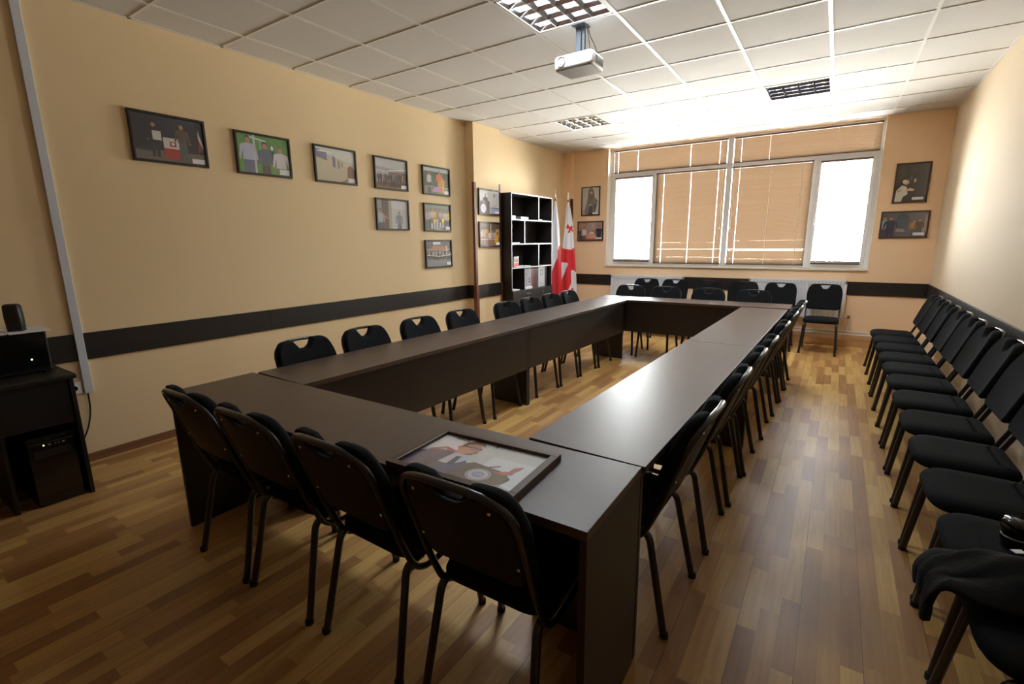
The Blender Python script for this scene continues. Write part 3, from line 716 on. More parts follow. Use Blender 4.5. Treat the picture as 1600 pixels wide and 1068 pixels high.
art['gallery'] = BG((188, 178, 150))+[([(0, 1), (1, 1), (1, 0.62), (0.65, 0.70), (0, 0.88)], C(205, 205, 200)), ([(0.02, 0.70), (0.28, 0.62), (0.28, 0.86), (0.02, 0.96)], C(108, 100, 128)), ([(0.42, 0.46), (0.49, 0.44), (0.49, 0.74), (0.42, 0.80)], C(98, 92, 112)), (rect(0.55, 0.42, 0.60, 0.66), C(120, 112, 120)), (rect(0.64, 0.47, 0.68, 0.63), C(130, 122, 126)),
    ([(0.78, 0.06), (0.80, 0.48), (0.88, 0.56), (1, 0.42), (1, 0.06)], C(118, 82, 56)), ([(0.60, 0.0), (0.80, 0.14), (0.78, 0.0)], C(140, 118, 95)), (rect(0.05, 0.87, 0.4, 0.90), C(235, 240, 240))]
art['rally'] = BG((176, 176, 178))+[(rect(0, 0, 1, 0.2), C(150, 110, 66)), ([(0, 0.62), (1, 0.56), (1, 0.66), (0, 0.72)], C(140, 138, 140)), (rect(0.42, 0.45, 1, 0.58), C(90, 82, 80)), ([(0.42, 0.60), (1, 0.68), (1, 0.72), (0.42, 0.63)], C(225, 225, 225))]+crowd(0.05, 0.98, 12, 0.55, 0.5, [(60, 58, 62), (44, 44, 50), (150, 120, 90), (70, 66, 70)], (40, 38, 40), 0.085)
art['office'] = BG((150, 146, 140))+[(rect(0.15, 0, 0.36, 1), C(88, 66, 56)), (rect(0.38, 0, 0.46, 1), C(170, 158, 140)), (rect(0.46, 0, 1, 1), C(200, 202, 202))]+[(rect(0.50, 0.08+0.045*i, 0.98, 0.095+0.045*i), C(150, 152, 152)) for i in range(14)] \
    + man(0.09, 0.70, 0.95, (168, 172, 172), (60, 66, 72), w=0.22)+[([(0.14, 0.44), (0.36, 0.34), (0.36, 0.38), (0.16, 0.50)], C(200, 150, 130))]+man(0.70, 0.62, 0.8, (120, 126, 128), (90, 95, 98), w=0.2)
art['dance'] = BG((52, 70, 44))+[(rect(0, 0.86, 1, 1), C(172, 180, 182)), (rect(0, 0, 1, 0.24), C(108, 120, 92))]+man(0.22, 0.86, 0.84, (190, 188, 190), (60, 60, 62), w=0.15)+man(0.62, 0.92, 0.86, (196, 112, 70), (190, 140, 60), w=0.24)+man(0.76, 0.70, 0.66, (200, 140, 60), (210, 160, 50), w=0.16)+[([(0.30, 0.08), (0.72, 0.10), (0.62, 0.26), (0.42, 0.25)], C(196, 128, 196)), (rect(0.05, 0.26, 1, 0.275), C(215, 225, 220))]
art['team'] = BG((82, 112, 62))+[(rect(0, 0.7, 1, 1), C(120, 130, 112)), (rect(0.4, 0, 1, 0.2), C(170, 168, 160))]+crowd(0.02, 0.98, 9, 0.84, 0.80, [(176, 150, 150), (160, 160, 176), (190, 170, 165), (212, 190, 60), (150, 120, 110)], (80, 84, 96), 0.12)+crowd(0.2, 0.75, 5, 0.52, 0.46, [(120, 90, 70), (220, 200, 60), (180, 170, 170)], (205, 205, 205), 0.10)
art['finish'] = BG((120, 118, 116))+[(rect(0, 0, 1, 0.38), C(138, 140, 142)), (rect(0, 0.72, 1, 1), C(92, 90, 88)), (rect(0.28, 0.87, 0.58, 0.97), C(222, 222, 226)), ([(0.1, 0.66), (0.9, 0.62), (0.8, 0.80), (0.3, 0.84)], C(160, 104, 70)), (rect(0.80, 0.3, 0.83, 0.82), C(220, 200, 190))]+crowd(0.02, 0.98, 14, 0.62, 0.34, [(96, 96, 120), (170, 165, 170), (70, 68, 72), (190, 180, 178)], (60, 60, 64), 0.07)+[([(0, 0.44), (0.5, 0.38), (1, 0.43), (1, 0.46), (0.5, 0.41), (0, 0.47)], C(225, 215, 195))]
art['speech'] = BG((206, 205, 204))+man(0.30, 0.86, 0.9, (62, 54, 66), (40, 38, 42), w=0.22)+man(0.74, 0.88, 0.95, (214, 208, 202), (196, 190, 188), w=0.20, hair=(150, 120, 100))+[([(0.02, 0), (0.0, 0.52), (0.50, 0.54), (0.50, 0.0)], C(82, 70, 64)), (ell(0.20, 0.22, 0.13, 0.19, 22), C(218, 218, 230)), (ell(0.20, 0.22, 0.09, 0.135, 18), C(190, 194, 222)), (rect(0.55, 0, 1, 0.25), C(160, 168, 190)), (rect(0.55, 0.24, 1, 0.27), C(60, 64, 70))]
art['party'] = BG((110, 84, 66))+[(rect(0, 0.70, 1, 1), C(92, 74, 64)), (rect(0.05, 0.45, 0.42, 0.72), C(196, 160, 62)), (rect(0.78, 0.40, 0.98, 0.74), C(205, 180, 76)), (rect(0, 0, 1, 0.2), C(90, 86, 82))]+crowd(0.02, 0.98, 7, 0.72, 0.7, [(180, 176, 170), (196, 130, 60), (150, 120, 90), (215, 212, 208), (170, 150, 140)], (150, 110, 90), 0.16)+[(rect(0.72, 0.1, 0.92, 0.42), C(214, 160, 40)), (ell(0.88, 0.56, 0.04, 0.05), C(50, 48, 40)), (rect(0.0, 0.28, 0.8, 0.30), C(225, 220, 215)), (rect(0.52, 0.3, 0.55, 0.95), C(220, 210, 205))]
art['nun'] = BG((196, 192, 190))+[(rect(0.0, 0.0, 0.22, 0.18), C(176, 168, 158)), ([(0.14, 0.12), (0.34, 0.66), (0.36, 0.90), (0.46, 1.0), (0.60, 0.98), (0.70, 0.86), (0.74, 0.64), (0.92, 0.52), (0.86, 0.28), (0.78, 0.08), (0.70, 0.0), (0.20, 0.0)], C(104, 98, 98)), ([(0.40, 0.0), (0.44, 0.34), (0.60, 0.34), (0.66, 0.0)], C(66, 66, 78)), ([(0.16, 0.14), (0.30, 0.50), (0.38, 0.34), (0.34, 0.0), (0.2, 0.0)], C(118, 114, 124)), (ell(0.52, 0.82, 0.075, 0.035), C(208, 186, 172)), ([(0.38, 0.70), (0.66, 0.70), (0.62, 0.50), (0.42, 0.50)], C(86, 80, 80)), ([(0.40, 0.36), (0.56, 0.40), (0.56, 0.36), (0.44, 0.32)], C(190, 180, 176)), ([(0.70, 0.36), (0.84, 0.38), (0.78, 0.10)], C(56, 58, 74))]
art['meeting'] = BG((148, 122, 112))+[(rect(0, 0.55, 1, 1), C(160, 132, 120)), ([(0.28, 0.62), (0.46, 1), (0.74, 1), (0.62, 0.62)], C(176, 150, 142)), (rect(0.44, 0.4, 0.56, 0.85), C(150, 150, 168)), ([(0.38, 0.08), (0.74, 0.08), (0.66, 0.42), (0.44, 0.42)], C(210, 150, 122)), ([(0.22, 0.06), (0.40, 0.06), (0.40, 0.30), (0.28, 0.28)], C(206, 110, 84)), ([(0.48, 0.44), (0.62, 0.44), (0.66, 0.36), (0.46, 0.36)], C(228, 220, 214))]+man(0.10, 0.66, 0.9, (70, 66, 84), (50, 50, 60), w=0.22)+man(0.25, 0.74, 0.95, (205, 200, 196), (80, 80, 90), w=0.20)+man(0.86, 0.80, 1.0, (52, 50, 66), (40, 40, 50), w=0.26)
art['greeting'] = BG((44, 40, 36))+[([(0, 0.4), (0.3, 0.75), (0.2, 1), (0, 1)], C(62, 60, 44)), ([(0.34, 1), (0.62, 1), (0.86, 0.9), (0.9, 0.0), (0.36, 0.0), (0.42, 0.5)], C(38, 34, 36)), ([(0.02, 0.0), (0.04, 0.30), (0.20, 0.44), (0.36, 0.40), (0.42, 0.20), (0.28, 0.13), (0.24, 0.0)], C(206, 206, 190)), (ell(0.33, 0.52, 0.10, 0.065), C(200, 160, 120)), (ell(0.28, 0.54, 0.075, 0.055), C(214, 200, 180)), ([(0.32, 0.30), (0.56, 0.28), (0.64, 0.31), (0.50, 0.36), (0.38, 0.34)], C(214, 172, 140)), ([(0.06, 0.30), (0.22, 0.34), (0.20, 0.28), (0.08, 0.25)], C(196, 150, 120)), (ell(0.60, 0.56, 0.035, 0.055), C(196, 160, 130)), (ell(0.52, 0.82, 0.12, 0.08), C(58, 44, 34)), ([(0.40, 0.58), (0.48, 0.76), (0.52, 0.58)], C(66, 72, 100))]
art['church'] = BG((92, 92, 96))+[(rect(0, 0, 1, 0.25), C(84, 84, 88)), (ell(0.46, 0.72, 0.14, 0.26), C(66, 72, 84)), (rect(0.33, 0.25, 0.60, 0.70), C(74, 80, 92)), ([(0.90, 0.2), (0.96, 0.9), (1, 0.9), (1, 0.2)], C(150, 128, 104)), ([(0.32, 0.20), (0.55, 0.20), (0.50, 0.32), (0.36, 0.32)], C(140, 134, 128))]+man(0.06, 0.86, 1.0, (150, 176, 176), (60, 60, 66), w=0.16)+man(0.20, 0.84, 1.0, (40, 42, 70), (36, 38, 60), w=0.28)+man(0.72, 0.70, 0.72, (168, 118, 62), (60, 56, 52), w=0.16)+man(0.84, 0.74, 0.8, (60, 54, 50), (52, 48, 46), w=0.18)
FG = 'framed photos on the walls'
def lw(y, z, w, h, key, label, cap=CAP, x=0.0): framed('framed_photo', (x, y, z), (0, 0, PI/2), w, h, 0.017, 0.022, art[key], cap, label, 'picture', FG)
def bw(x, z, w, h, key, label, cap=CAP, fm='frameblk'): framed('framed_photo', (x, YB, z), (0, 0, 0), w, h, 0.017, 0.022, art[key], cap, label, 'picture', FG, fm)
lw(1.755, 2.193, 0.49, 0.338, 'stage', 'framed photo of two people at a white and red lectern', (0.79, 0.02, 0.99, 0.13))
lw(2.46, 2.18, 0.48, 0.333, 'green', 'framed photo of three men before bright green boards', (0.78, 0.02, 0.99, 0.17))
lw(3.175, 2.182, 0.478, 0.333, 'gallery', 'framed photo of a pale room with pictures on its wall')
lw(3.883, 2.177, 0.48, 0.333, 'rally', 'framed photo of a dark dressed group, hung above another photo in the fourth column')
lw(3.875, 1.752, 0.48, 0.334, 'office', 'framed photo of an indoor scene beside a window, lower of the fourth column', None)
lw(4.605, 2.171, 0.488, 0.33, 'dance', 'framed photo with orange and pink figures outdoors, topmost of the column of three')
lw(4.602, 1.745, 0.485, 0.33, 'team', 'framed photo of a crowd in light shirts on grass, middle of the column of three')
lw(4.60, 1.311, 0.488, 0.338, 'finish', 'framed photo of a group in a grey yard, lowest of the column of three')
lw(5.508, 1.975, 0.493, 0.335, 'speech', 'framed photo of two speakers, upper one on the pillar', (0.78, 0.03, 0.98, 0.12), 0.13)
lw(5.508, 1.548, 0.493, 0.335, 'party', 'framed photo of a crowd with yellow banners, lower one on the pillar', CAP, 0.13)
bw(0.512, 2.119, 0.345, 0.48, 'nun', 'upright framed photo of a veiled robed figure', (0.62, 0.02, 0.96, 0.08))
bw(0.518, 1.62, 0.483, 0.333, 'meeting', 'framed photo of people round a table, under the veiled figure', (0.74, 0.04, 0.98, 0.13))
bw(4.823, 2.115, 0.342, 0.478, 'greeting', 'upright framed photo of a white robed and a black robed figure', (0.58, 0.04, 0.94, 0.11), 'framebrn')
bw(4.808, 1.612, 0.484, 0.332, 'church', 'framed photo of a dim stone hall with people, under the upright photo', (0.72, 0.05, 0.97, 0.17), 'framebrn')
# the portrait lying on the near table
def PS(l): return [([(x*1.12-0.165, y*1.10-0.055) for x, y in p], c) for p, c in l]
por = BG((206, 212, 216))+[([(0, 0.55), (0.02, 1), (0.30, 1), (0.32, 0.45)], C(232, 234, 244)), ([(0.0, 0.05), (0.05, 0.55), (0.16, 0.68), (0.34, 0.60), (0.33, 0.54), (0.17, 0.61), (0.08, 0.5), (0.04, 0.05)], C(176, 92, 96)), ([(0.02, 0.30), (0.10, 0.52), (0.22, 0.60), (0.32, 0.54), (0.2, 0.53), (0.12, 0.46), (0.06, 0.28)], C(206, 120, 120)),
    (rect(0.12, 0.93, 0.26, 1.0), C(150, 146, 134)), (rect(0.52, 0.93, 0.535, 1.0), C(60, 30, 34)), (rect(0.54, 0.60, 1, 0.95), C(202, 210, 210)), (rect(0.60, 0.0, 1, 0.70), C(222, 232, 240)),
    ]+PS([([(0.06, 0.0), (0.10, 0.36), (0.20, 0.52), (0.34, 0.60), (0.48, 0.54), (0.56, 0.40), (0.58, 0.0)], C(88, 80, 118)), ([(0.36, 0.30), (0.40, 0.58), (0.50, 0.60), (0.54, 0.44), (0.48, 0.30)], C(196, 206, 226)), ([(0.45, 0.28), (0.445, 0.50), (0.48, 0.52), (0.50, 0.30)], C(60, 58, 92)),
    ([(0.40, 0.0), (0.36, 0.20), (0.40, 0.56), (0.34, 0.58), (0.24, 0.2), (0.26, 0.0)], C(80, 72, 108)), ([(0.50, 0.26), (0.54, 0.46), (0.60, 0.36), (0.60, 0.1), (0.46, 0.1)], C(84, 84, 132)),
    (ell(0.455, 0.74, 0.085, 0.17, 20), C(206, 156, 134)), ([(0.37, 0.72), (0.38, 0.88), (0.43, 0.95), (0.51, 0.94), (0.55, 0.85), (0.51, 0.87), (0.45, 0.87), (0.41, 0.82), (0.395, 0.72)], C(110, 74, 58)), (ell(0.375, 0.73, 0.018, 0.045, 10), C(196, 140, 120)),
    (rect(0.40, 0.762, 0.55, 0.778), C(64, 40, 40)), ([(0.46, 0.71), (0.52, 0.71), (0.52, 0.775), (0.46, 0.775)], C(186, 138, 122)), (rect(0.455, 0.77, 0.535, 0.782), C(54, 36, 36)), ([(0.53, 0.72), (0.55, 0.66), (0.525, 0.66)], C(196, 142, 122)), ([(0.48, 0.615), (0.53, 0.62), (0.53, 0.61), (0.48, 0.60)], C(150, 84, 78))])+[
    ([(0.43, 0.0), (0.47, 0.38), (0.52, 0.46), (0.82, 0.40), (0.90, 0.28), (0.84, 0.0)], C(92, 78, 62)), ([(0.66, 0.44), (0.73, 0.52), (0.74, 0.50), (0.67, 0.42)], C(70, 60, 58)),
    ([(0.74, 0.36), (0.83, 0.44), (0.84, 0.56), (0.90, 0.62), (0.89, 0.54), (0.87, 0.44), (0.88, 0.40), (0.80, 0.33)], C(176, 70, 64)),
    (ell(0.655, 0.215, 0.098, 0.140, 28), C(214, 206, 214)), (ell(0.655, 0.215, 0.090, 0.128, 26), C(150, 120, 130)), (ell(0.655, 0.215, 0.081, 0.115, 26), C(200, 204, 220)), (ell(0.655, 0.215, 0.05, 0.068, 18), C(150, 158, 190)), (rect(0.62, 0.21, 0.69, 0.23), C(206, 204, 214)),
    ([(0.60, 0.0), (0.56, 0.07), (0.66, 0.05), (0.70, 0.0)], C(96, 96, 214)), ([(0.80, 0.0), (0.86, 0.12), (1, 0.06), (1, 0.0)], C(176, 186, 194)), ([(0.72, 0.0), (0.86, 0.10), (0.94, 0.0)], C(150, 140, 128))]
fr2 = framed('framed_portrait', (3.215, 1.155, 0.735), (-PI/2, 0, D(3.0)), 0.475, 0.320, 0.026, 0.022, por, None, 'framed portrait of a man in suit and glasses, lying flat on the near table', 'picture', None, 'framebrn')

# ------------------------------------------------------------------ bookcase and what stands in it
bc = empty('bookcase', (0, 5.80, 0)); tag(bc, 'tall dark bookcase with silver edged shelves beyond the pillar', 'bookcase')
BL, BD, BH = 1.18, 0.30, 2.12
MB().box(0.012, BD, 0, 0.018, 0, BH, 0.001).box(0.012, BD, BL-0.018, BL, 0, BH, 0.001).box(0.012, BD, 0.018, BL-0.018, BH-0.018, BH, 0.001).box(0.012, BD, 0.018, BL-0.018, 0.06, 0.078, 0.001).build('carcass', M['case'], bc)
MB().box(0.008, 0.016, 0.0, BL, 0.0, BH).build('back_board', M['case'], bc)
SH = [1.765, 1.425, 1.085, 0.745]
for z in SH: MB().box(0.016, BD-0.002, 0.018, BL-0.018, z-0.018, z).build('shelf', M['case'], bc)
DV = [(0.76, SH[0], BH-0.018), (0.35, SH[1], SH[0]-0.018), (0.76, SH[2], SH[1]-0.018), (0.35, SH[3], SH[2]-0.018)]
for y, z0, z1 in DV: MB().box(0.016, BD-0.002, y-0.008, y+0.008, z0, z1).build('divider', M['case'], bc)
e = MB().box(BD-0.002, BD+0.001, 0, 0.013, 0.76, BH).box(BD-0.002, BD+0.001, BL-0.013, BL, 0.76, BH).box(BD-0.002, BD+0.001, 0, BL, BH-0.014, BH)
for z in SH[:3]: e.box(BD-0.002, BD+0.0012, 0.014, BL-0.014, z-0.0185, z)
for y, z0, z1 in DV[:3]: e.box(BD-0.002, BD+0.0012, y-0.0095, y+0.0095, z0, z1)
y, z0, z1 = DV[3]; e.box(BD-0.002, BD+0.0012, y-0.004, y+0.004, z0, z1)
e.build('edge_band', M['edge'], bc)
for i, (a, b) in enumerate(((0.003, 0.395), (0.398, 0.785), (0.788, BL-0.003))):
    d = MB().box(BD, BD+0.018, a, b, 0.065, 0.742, 0.001).build('door', M['case'], bc)
    hy = b-0.035 if i in (0, 2) else a+0.035
    if i == 2: hy = a+0.035
    MB().tube(fillet([(BD+0.018, hy, 0.70), (BD+0.045, hy, 0.69), (BD+0.048, hy, 0.60), (BD+0.018, hy, 0.59)], 0.02), 0.004, 8).build('handle', M['chrome'], d)
BX = lambda y: 5.80+y
def item(name, boxes, m, label, cat, group=None, rz=0.0, loc=None, bev=0.002):
    mb = MB()
    for b in boxes: mb.box(*b, bev)
    o = mb.build(name, m); tag(o, label, cat, group)
    return o
item('book', [(0.05, 0.26, BX(0.03), BX(0.17), SH[0]+0.001, SH[0]+0.026)], M['paper'], 'white book lying on the top shelf, lower of the two by the pillar', 'book', 'books on the top shelf')
item('book', [(0.06, 0.25, BX(0.03), BX(0.19), SH[0]+0.027, SH[0]+0.050)], mat('pale grey cover', lin((0.78, 0.80, 0.84)), 0.5), 'pale grey book on the top shelf, upper of the two by the pillar', 'book', 'books on the top shelf')
item('book', [(0.06, 0.25, BX(0.33), BX(0.54), SH[0]+0.001, SH[0]+0.042)], mat('grey cover', lin((0.70, 0.71, 0.76)), 0.5), 'thick pale book lying mid way along the top shelf', 'book', 'books on the top shelf')
item('leaflet_pile', [(0.06, 0.24, BX(0.80), BX(0.97), SH[0]+0.001, SH[0]+0.022)], M['paper'], 'white leaflets lying at the flags end of the top shelf', 'papers')
item('paper_sheet', [(0.07, 0.28, BX(0.04), BX(0.25), SH[1]+0.001, SH[1]+0.014)], M['paper'], 'white papers lying on the second shelf', 'papers')
bk_ = MB().box(-0.004, 0.004, -0.10, 0.10, 0, 0.15, 0.001); bk_.xf(Matrix.Translation((0.15, BX(0.50), SH[1]+0.001)) @ Matrix.Rotation(D(-14), 4, 'Y'))
dk = bk_.build('greeting_card', mat('dark card', lin((0.16, 0.16, 0.18)), 0.35)); tag(dk, 'dark card with an orange crest leaning on the second shelf', 'card')
em = MB()
em.add([(0.0046, -0.085, 0.10), (0.0046, -0.02, 0.10), (0.0046, -0.02, 0.065), (0.0046, -0.0525, 0.035), (0.0046, -0.085, 0.065)], [(0, 4, 3, 2, 1)])
em.xf(Matrix.Translation((0.15, BX(0.50), SH[1]+0.001)) @ Matrix.Rotation(D(-14), 4, 'Y')); eo = em.build('crest', mat('orange print', lin((0.75, 0.50, 0.28)), 0.5)); eo.parent = dk
for i, (y, h, w, nm) in enumerate(((0.06, 0.17, 0.13, 'standing picture card with white and red print, closer to the pillar'), (0.22, 0.15, 0.14, 'standing picture card with dark and red print, closer to the flags'))):
    c = MB().box(0.17+0.03*i, 0.178+0.03*i, BX(y-0.03), BX(y-0.03+w), SH[2]+0.001, SH[2]+h, 0, C(196, 192, 190) if i == 0 else C(150, 140, 132))
    xq = 0.1784+0.03*i; y0 = BX(y-0.03); z = SH[2]+0.001
    def q(a, b_, c_, d_, col): c.add([(xq, y0+a*w, z+b_*h), (xq, y0+c_*w, z+b_*h), (xq, y0+c_*w, z+d_*h), (xq, y0+a*w, z+d_*h)], [(0, 1, 2, 3)], col)
    q(0.03, 0.02, 0.97, 0.34, C(200, 42, 34))
    for k in range(3): q(0.08+0.3*k, 0.45, 0.28+0.3*k, 0.8, C(70, 66, 66)); q(0.12+0.3*k, 0.62, 0.24+0.3*k, 0.74, C(206, 196, 190))
    o = c.build('picture_card', M['cover']); tag(o, nm, 'card', 'picture cards on the third shelf')
item('paper_sheet', [(0.222, 0.292, BX(0.12), BX(0.33), SH[2]+0.001, SH[2]+0.008)], M['paper'], 'white sheet lying in front of the picture cards on the third shelf', 'papers')
item('paper_sheet', [(0.12, 0.28, BX(0.40), BX(0.56), SH[2]+0.001, SH[2]+0.010)], M['paper'], 'white sheet lying loose in the middle of the third shelf', 'papers')
item('paper_sheet', [(0.10, 0.28, BX(0.06), BX(0.24), SH[3]+0.001, SH[3]+0.018)], M['paper'], 'white papers lying on the bottom shelf by the pillar', 'papers')
def spine(y0, y1, d0, h, col, label, marks=()):
    b = MB().box(d0, 0.25, BX(y0), BX(y1), SH[3]+0.0005, SH[3]+h, 0, C(*col)); x = 0.2504
    for a, z0_, z1_, b2, c2 in marks:
        b.add([(x, BX(y0+(y1-y0)*a), SH[3]+z0_), (x, BX(y0+(y1-y0)*b2), SH[3]+z0_), (x, BX(y0+(y1-y0)*b2), SH[3]+z1_), (x, BX(y0+(y1-y0)*a), SH[3]+z1_)], [(0, 1, 2, 3)], C(*c2))
    return tag(b.build('ring_binder' if 'binder' in label else 'book', M['cover']), label, 'book', 'books on the bottom shelf')
spine(0.375, 0.50, 0.05, 0.30, (150, 152, 160), 'grey ring binder standing on the bottom shelf, against the divider', [(0.2, 0.22, 0.235, 0.8, (90, 90, 100))])
spine(0.502, 0.615, 0.05, 0.305, (160, 160, 168), 'grey ring binder with two dark bars, second from the divider', [(0.30, 0.14, 0.15, 0.8, (40, 40, 46)), (0.30, 0.10, 0.11, 0.8, (40, 40, 46)), (0.45, 0.08, 0.17, 0.52, (40, 40, 46)), (0.66, 0.08, 0.17, 0.73, (40, 40, 46))])
spine(0.617, 0.645, 0.08, 0.295, (120, 52, 44), 'brick red book, first right of the grey binders')
spine(0.647, 0.672, 0.08, 0.305, (140, 66, 54), 'lighter red book, second right of the grey binders')
spine(0.674, 0.70, 0.08, 0.30, (96, 36, 36), 'dark red book, third right of the grey binders')
spine(0.702, 0.74, 0.08, 0.295, (74, 30, 34), 'maroon book, fourth right of the grey binders')
spine(0.742, 0.785, 0.08, 0.30, (66, 26, 32), 'wide maroon book, fifth right of the grey binders')
spine(0.787, 0.83, 0.08, 0.305, (50, 24, 28), 'very dark maroon book next to the white binder')
wbn = spine(0.835, 1.035, 0.04, 0.315, (206, 207, 212), 'wide white ring binder with a round emblem', [(0.25, 0.04, 0.05, 0.75, (150, 150, 160)), (0.25, 0.065, 0.07, 0.75, (150, 150, 160))])
rg = MB().add([(0.2507, BX(0.93)+0.045*math.cos(a)*k, SH[3]+0.225+0.045*math.sin(a)*k) for k in (1, 0.78) for a in [2*PI*i/24 for i in range(24)]], [(i, (i+1) % 24, 24+(i+1) % 24, 24+i) for i in range(24)])
ro = rg.build('round_emblem', mat('emblem ink', lin((0.35, 0.35, 0.42)), 0.6)); ro.parent = wbn
spine(1.04, 1.10, 0.08, 0.30, (36, 42, 50), 'black slate coloured book at the flags end of the bottom shelf')
item('leaflet_pile', [(0.255, 0.293, BX(0.38), BX(0.58), SH[3]+0.001, SH[3]+0.035)], M['paper'], 'white leaflets lying in front of the grey binders', 'papers')

# ------------------------------------------------------------------ flags
def inside(poly, x, y):
    r = False; n = len(poly)
    for i in range(n):
        (x1, y1), (x2, y2) = poly[i], poly[(i+1) % n]
        if (y1 > y) != (y2 > y) and x < (x2-x1)*(y-y1)/(y2-y1)+x1: r = not r
    return r
def lerpt(tab, t):
    for (a, va), (b, vb) in zip(tab, tab[1:]):
        if t <= b: return va+(vb-va)*(t-a)/(b-a)
    return tab[-1][1]
VR = Vector((math.cos(0.58), math.sin(0.58), 0))      # the flags' broad side faces the middle of the room
VF = Vector((math.sin(0.58), -math.cos(0.58), 0))
def flag(x, y, ztop, zbot, width, cen, colf, label, folds, ph):
    f = empty('flag_on_pole', (x, y, 0)); tag(f, label, 'flag', 'flags beside the bookcase')
    MB().tube([(0, 0, 0.03), (0, 0, ztop+0.04)], 0.011, 10).build('pole', M['guard'], f)
    MB().lathe([(0.012, 0), (0.018, 0.012), (0.010, 0.025), (0.014, 0.04), (0.009, 0.06), (0.003, 0.14), (0.0005, 0.15)], (0, 0, ztop+0.03), (0, 0, 1), 10).build('finial', M['chrome'], f)
    MB().lathe([(0.12, 0), (0.12, 0.015), (0.07, 0.03), (0.018, 0.05)], (0, 0, 0), (0, 0, 1), 20).build('base', M['case'], f)
    NT, NS = 130, 72; vs = []; fs = []; cols = []
    for j in range(NT+1):
        t = j/NT; w = lerpt(width, t); c = lerpt(cen, t); z = ztop+(zbot-ztop)*t
        for i in range(NS):
            a = 2*PI*i/NS; ca, sa = math.cos(a), math.sin(a)
            fold = 1+0.28*min(1, t*3)*math.cos(folds*a+ph+1.2*t)
            px = c+w*ca; dp = (0.25*w+0.018)*sa*fold
            zz = z-0.05*t*(0.5+0.5*math.cos(2*a+ph))
            vs.append(VR*px+VF*dp+Vector((0, 0, zz)))
    mb = MB()
    for j in range(NT):
        for i in range(NS):
            a = 2*PI*(i+0.5)/NS
            mb.f.append((j*NS+i, (j+1)*NS+i, (j+1)*NS+(i+1) % NS, j*NS+(i+1) % NS)); mb.c.append(C(*colf(math.cos(a), (j+0.5)/NT))); mb.sm.append(True)
    mb.v = [tuple(v) for v in vs]
    mb.f.append(tuple(range(NS))); mb.c.append(C(230, 230, 232)); mb.sm.append(False)
    mb.f.append(tuple(range(NT*NS, NT*NS+NS))[::-1]); mb.c.append(C(190, 40, 45)); mb.sm.append(False)
    mb.build('flag_cloth', M['cloth'], f)
    return f
WHT, RED = (232, 233, 238), (205, 38, 46)
def pol(p, t):
    b = 0.72-0.13*(p+1)-(0.06 if p > 0.4 else 0)
    return WHT if t < b else RED
Lg = [(0, 192), (0.2, 188), (0.43, 170), (0.66, 158), (0.9, 164), (1, 170)]; Rg = [(0, 212), (0.2, 243), (0.43, 260), (0.66, 276), (0.9, 292), (1, 288)]
CR = [[(205, 283), (215, 300), (222, 312), (235, 300), (245, 318), (236, 325), (250, 345), (240, 352), (228, 335), (224, 362), (206, 356), (214, 330), (195, 318), (198, 300)]]
REDS = CR+[[(168, 475), (235, 503), (262, 475), (280, 690), (240, 668), (242, 790), (180, 935), (158, 935), (160, 770), (172, 740), (215, 606), (166, 590)],
           [(246, 820), (262, 832), (262, 842), (255, 850), (246, 846)], [(245, 868), (265, 866), (262, 884), (252, 900), (246, 890)]]
def geo_(p, t):
    x = lerpt(Lg, t)+(lerpt(Rg, t)-lerpt(Lg, t))*(p+1)/2; yy = 110+850*t
    return RED if any(inside(q, x, yy) for q in REDS) else WHT
flag(0.235, 7.20, 2.09, 0.42, [(0, 0.010), (0.06, 0.030), (0.2, 0.062), (0.45, 0.092), (0.8, 0.115), (1, 0.085)], [(0, 0), (0.4, 0.0), (1, 0.015)], pol, 'white over red flag hanging from its pole beside the bookcase', 5, 0.4)
flag(0.315, 7.50, 2.085, 0.40, [(0, 0.012), (0.06, 0.036), (0.2, 0.066), (0.43, 0.105), (0.66, 0.138), (0.9, 0.150), (1, 0.13)], [(0, 0.0), (0.2, 0.02), (0.43, 0.01), (0.66, 0.012), (1, 0.03)], geo_, 'white flag with red crosses hanging from its pole in the corner', 6, 1.3)

# ------------------------------------------------------------------ computer desk by the left wall
dk = empty('computer_desk', (0, 0, 0)); tag(dk, 'black computer desk against the left wall', 'desk')
DT, DX, DY0, DY1 = 0.735, 0.585, -0.55, 0.855
MB().box(0.02, DX, DY0, DY1, DT-0.028, DT, 0.008).build('desk_top', M['deskblack'], dk)
MB().box(0.03, DX-0.02, DY1-0.035, DY1-0.015, 0, DT-0.029, 0.002).build('side_panel', M['deskblack'], dk)
MB().box(0.03, DX-0.02, DY0+0.015, DY0+0.035, 0, DT-0.029, 0.002).build('side_panel', M['deskblack'], dk)
MB().box(0.03, DX-0.05, 0.505, 0.523, 0, DT-0.029, 0.002).build('divider_panel', M['deskblack'], dk)
MB().box(DX-0.05, DX-0.03, DY0+0.04, DY1-0.04, 0.455, DT-0.03, 0.002).build('front_panel', M['deskblack'], dk)
MB().box(0.03, 0.045, 0.525, DY1-0.037, 0.05, DT-0.03, 0.002).build('back_board', M['deskblack'], dk)
pc = empty('computer_tower', (0, 0, 0)); tag(pc, 'black computer tower with small lights under the desk', 'computer')
PX = 0.545
MB().box(0.10, PX-0.012, 0.600, 0.800, 0.004, 0.400, 0.004).build('case', M['black'], pc)
MB().box(PX-0.012, PX, 0.600, 0.800, 0.004, 0.372, 0.004).box(PX-0.012, PX+0.003, 0.600, 0.800, 0.385, 0.400, 0.002).build('front_bezel', M['blackgloss'], pc)
MB().box(PX, PX+0.0015, 0.662, 0.668, 0.352, 0.358).build('power_light', M['ledy'], pc)
pt = MB()
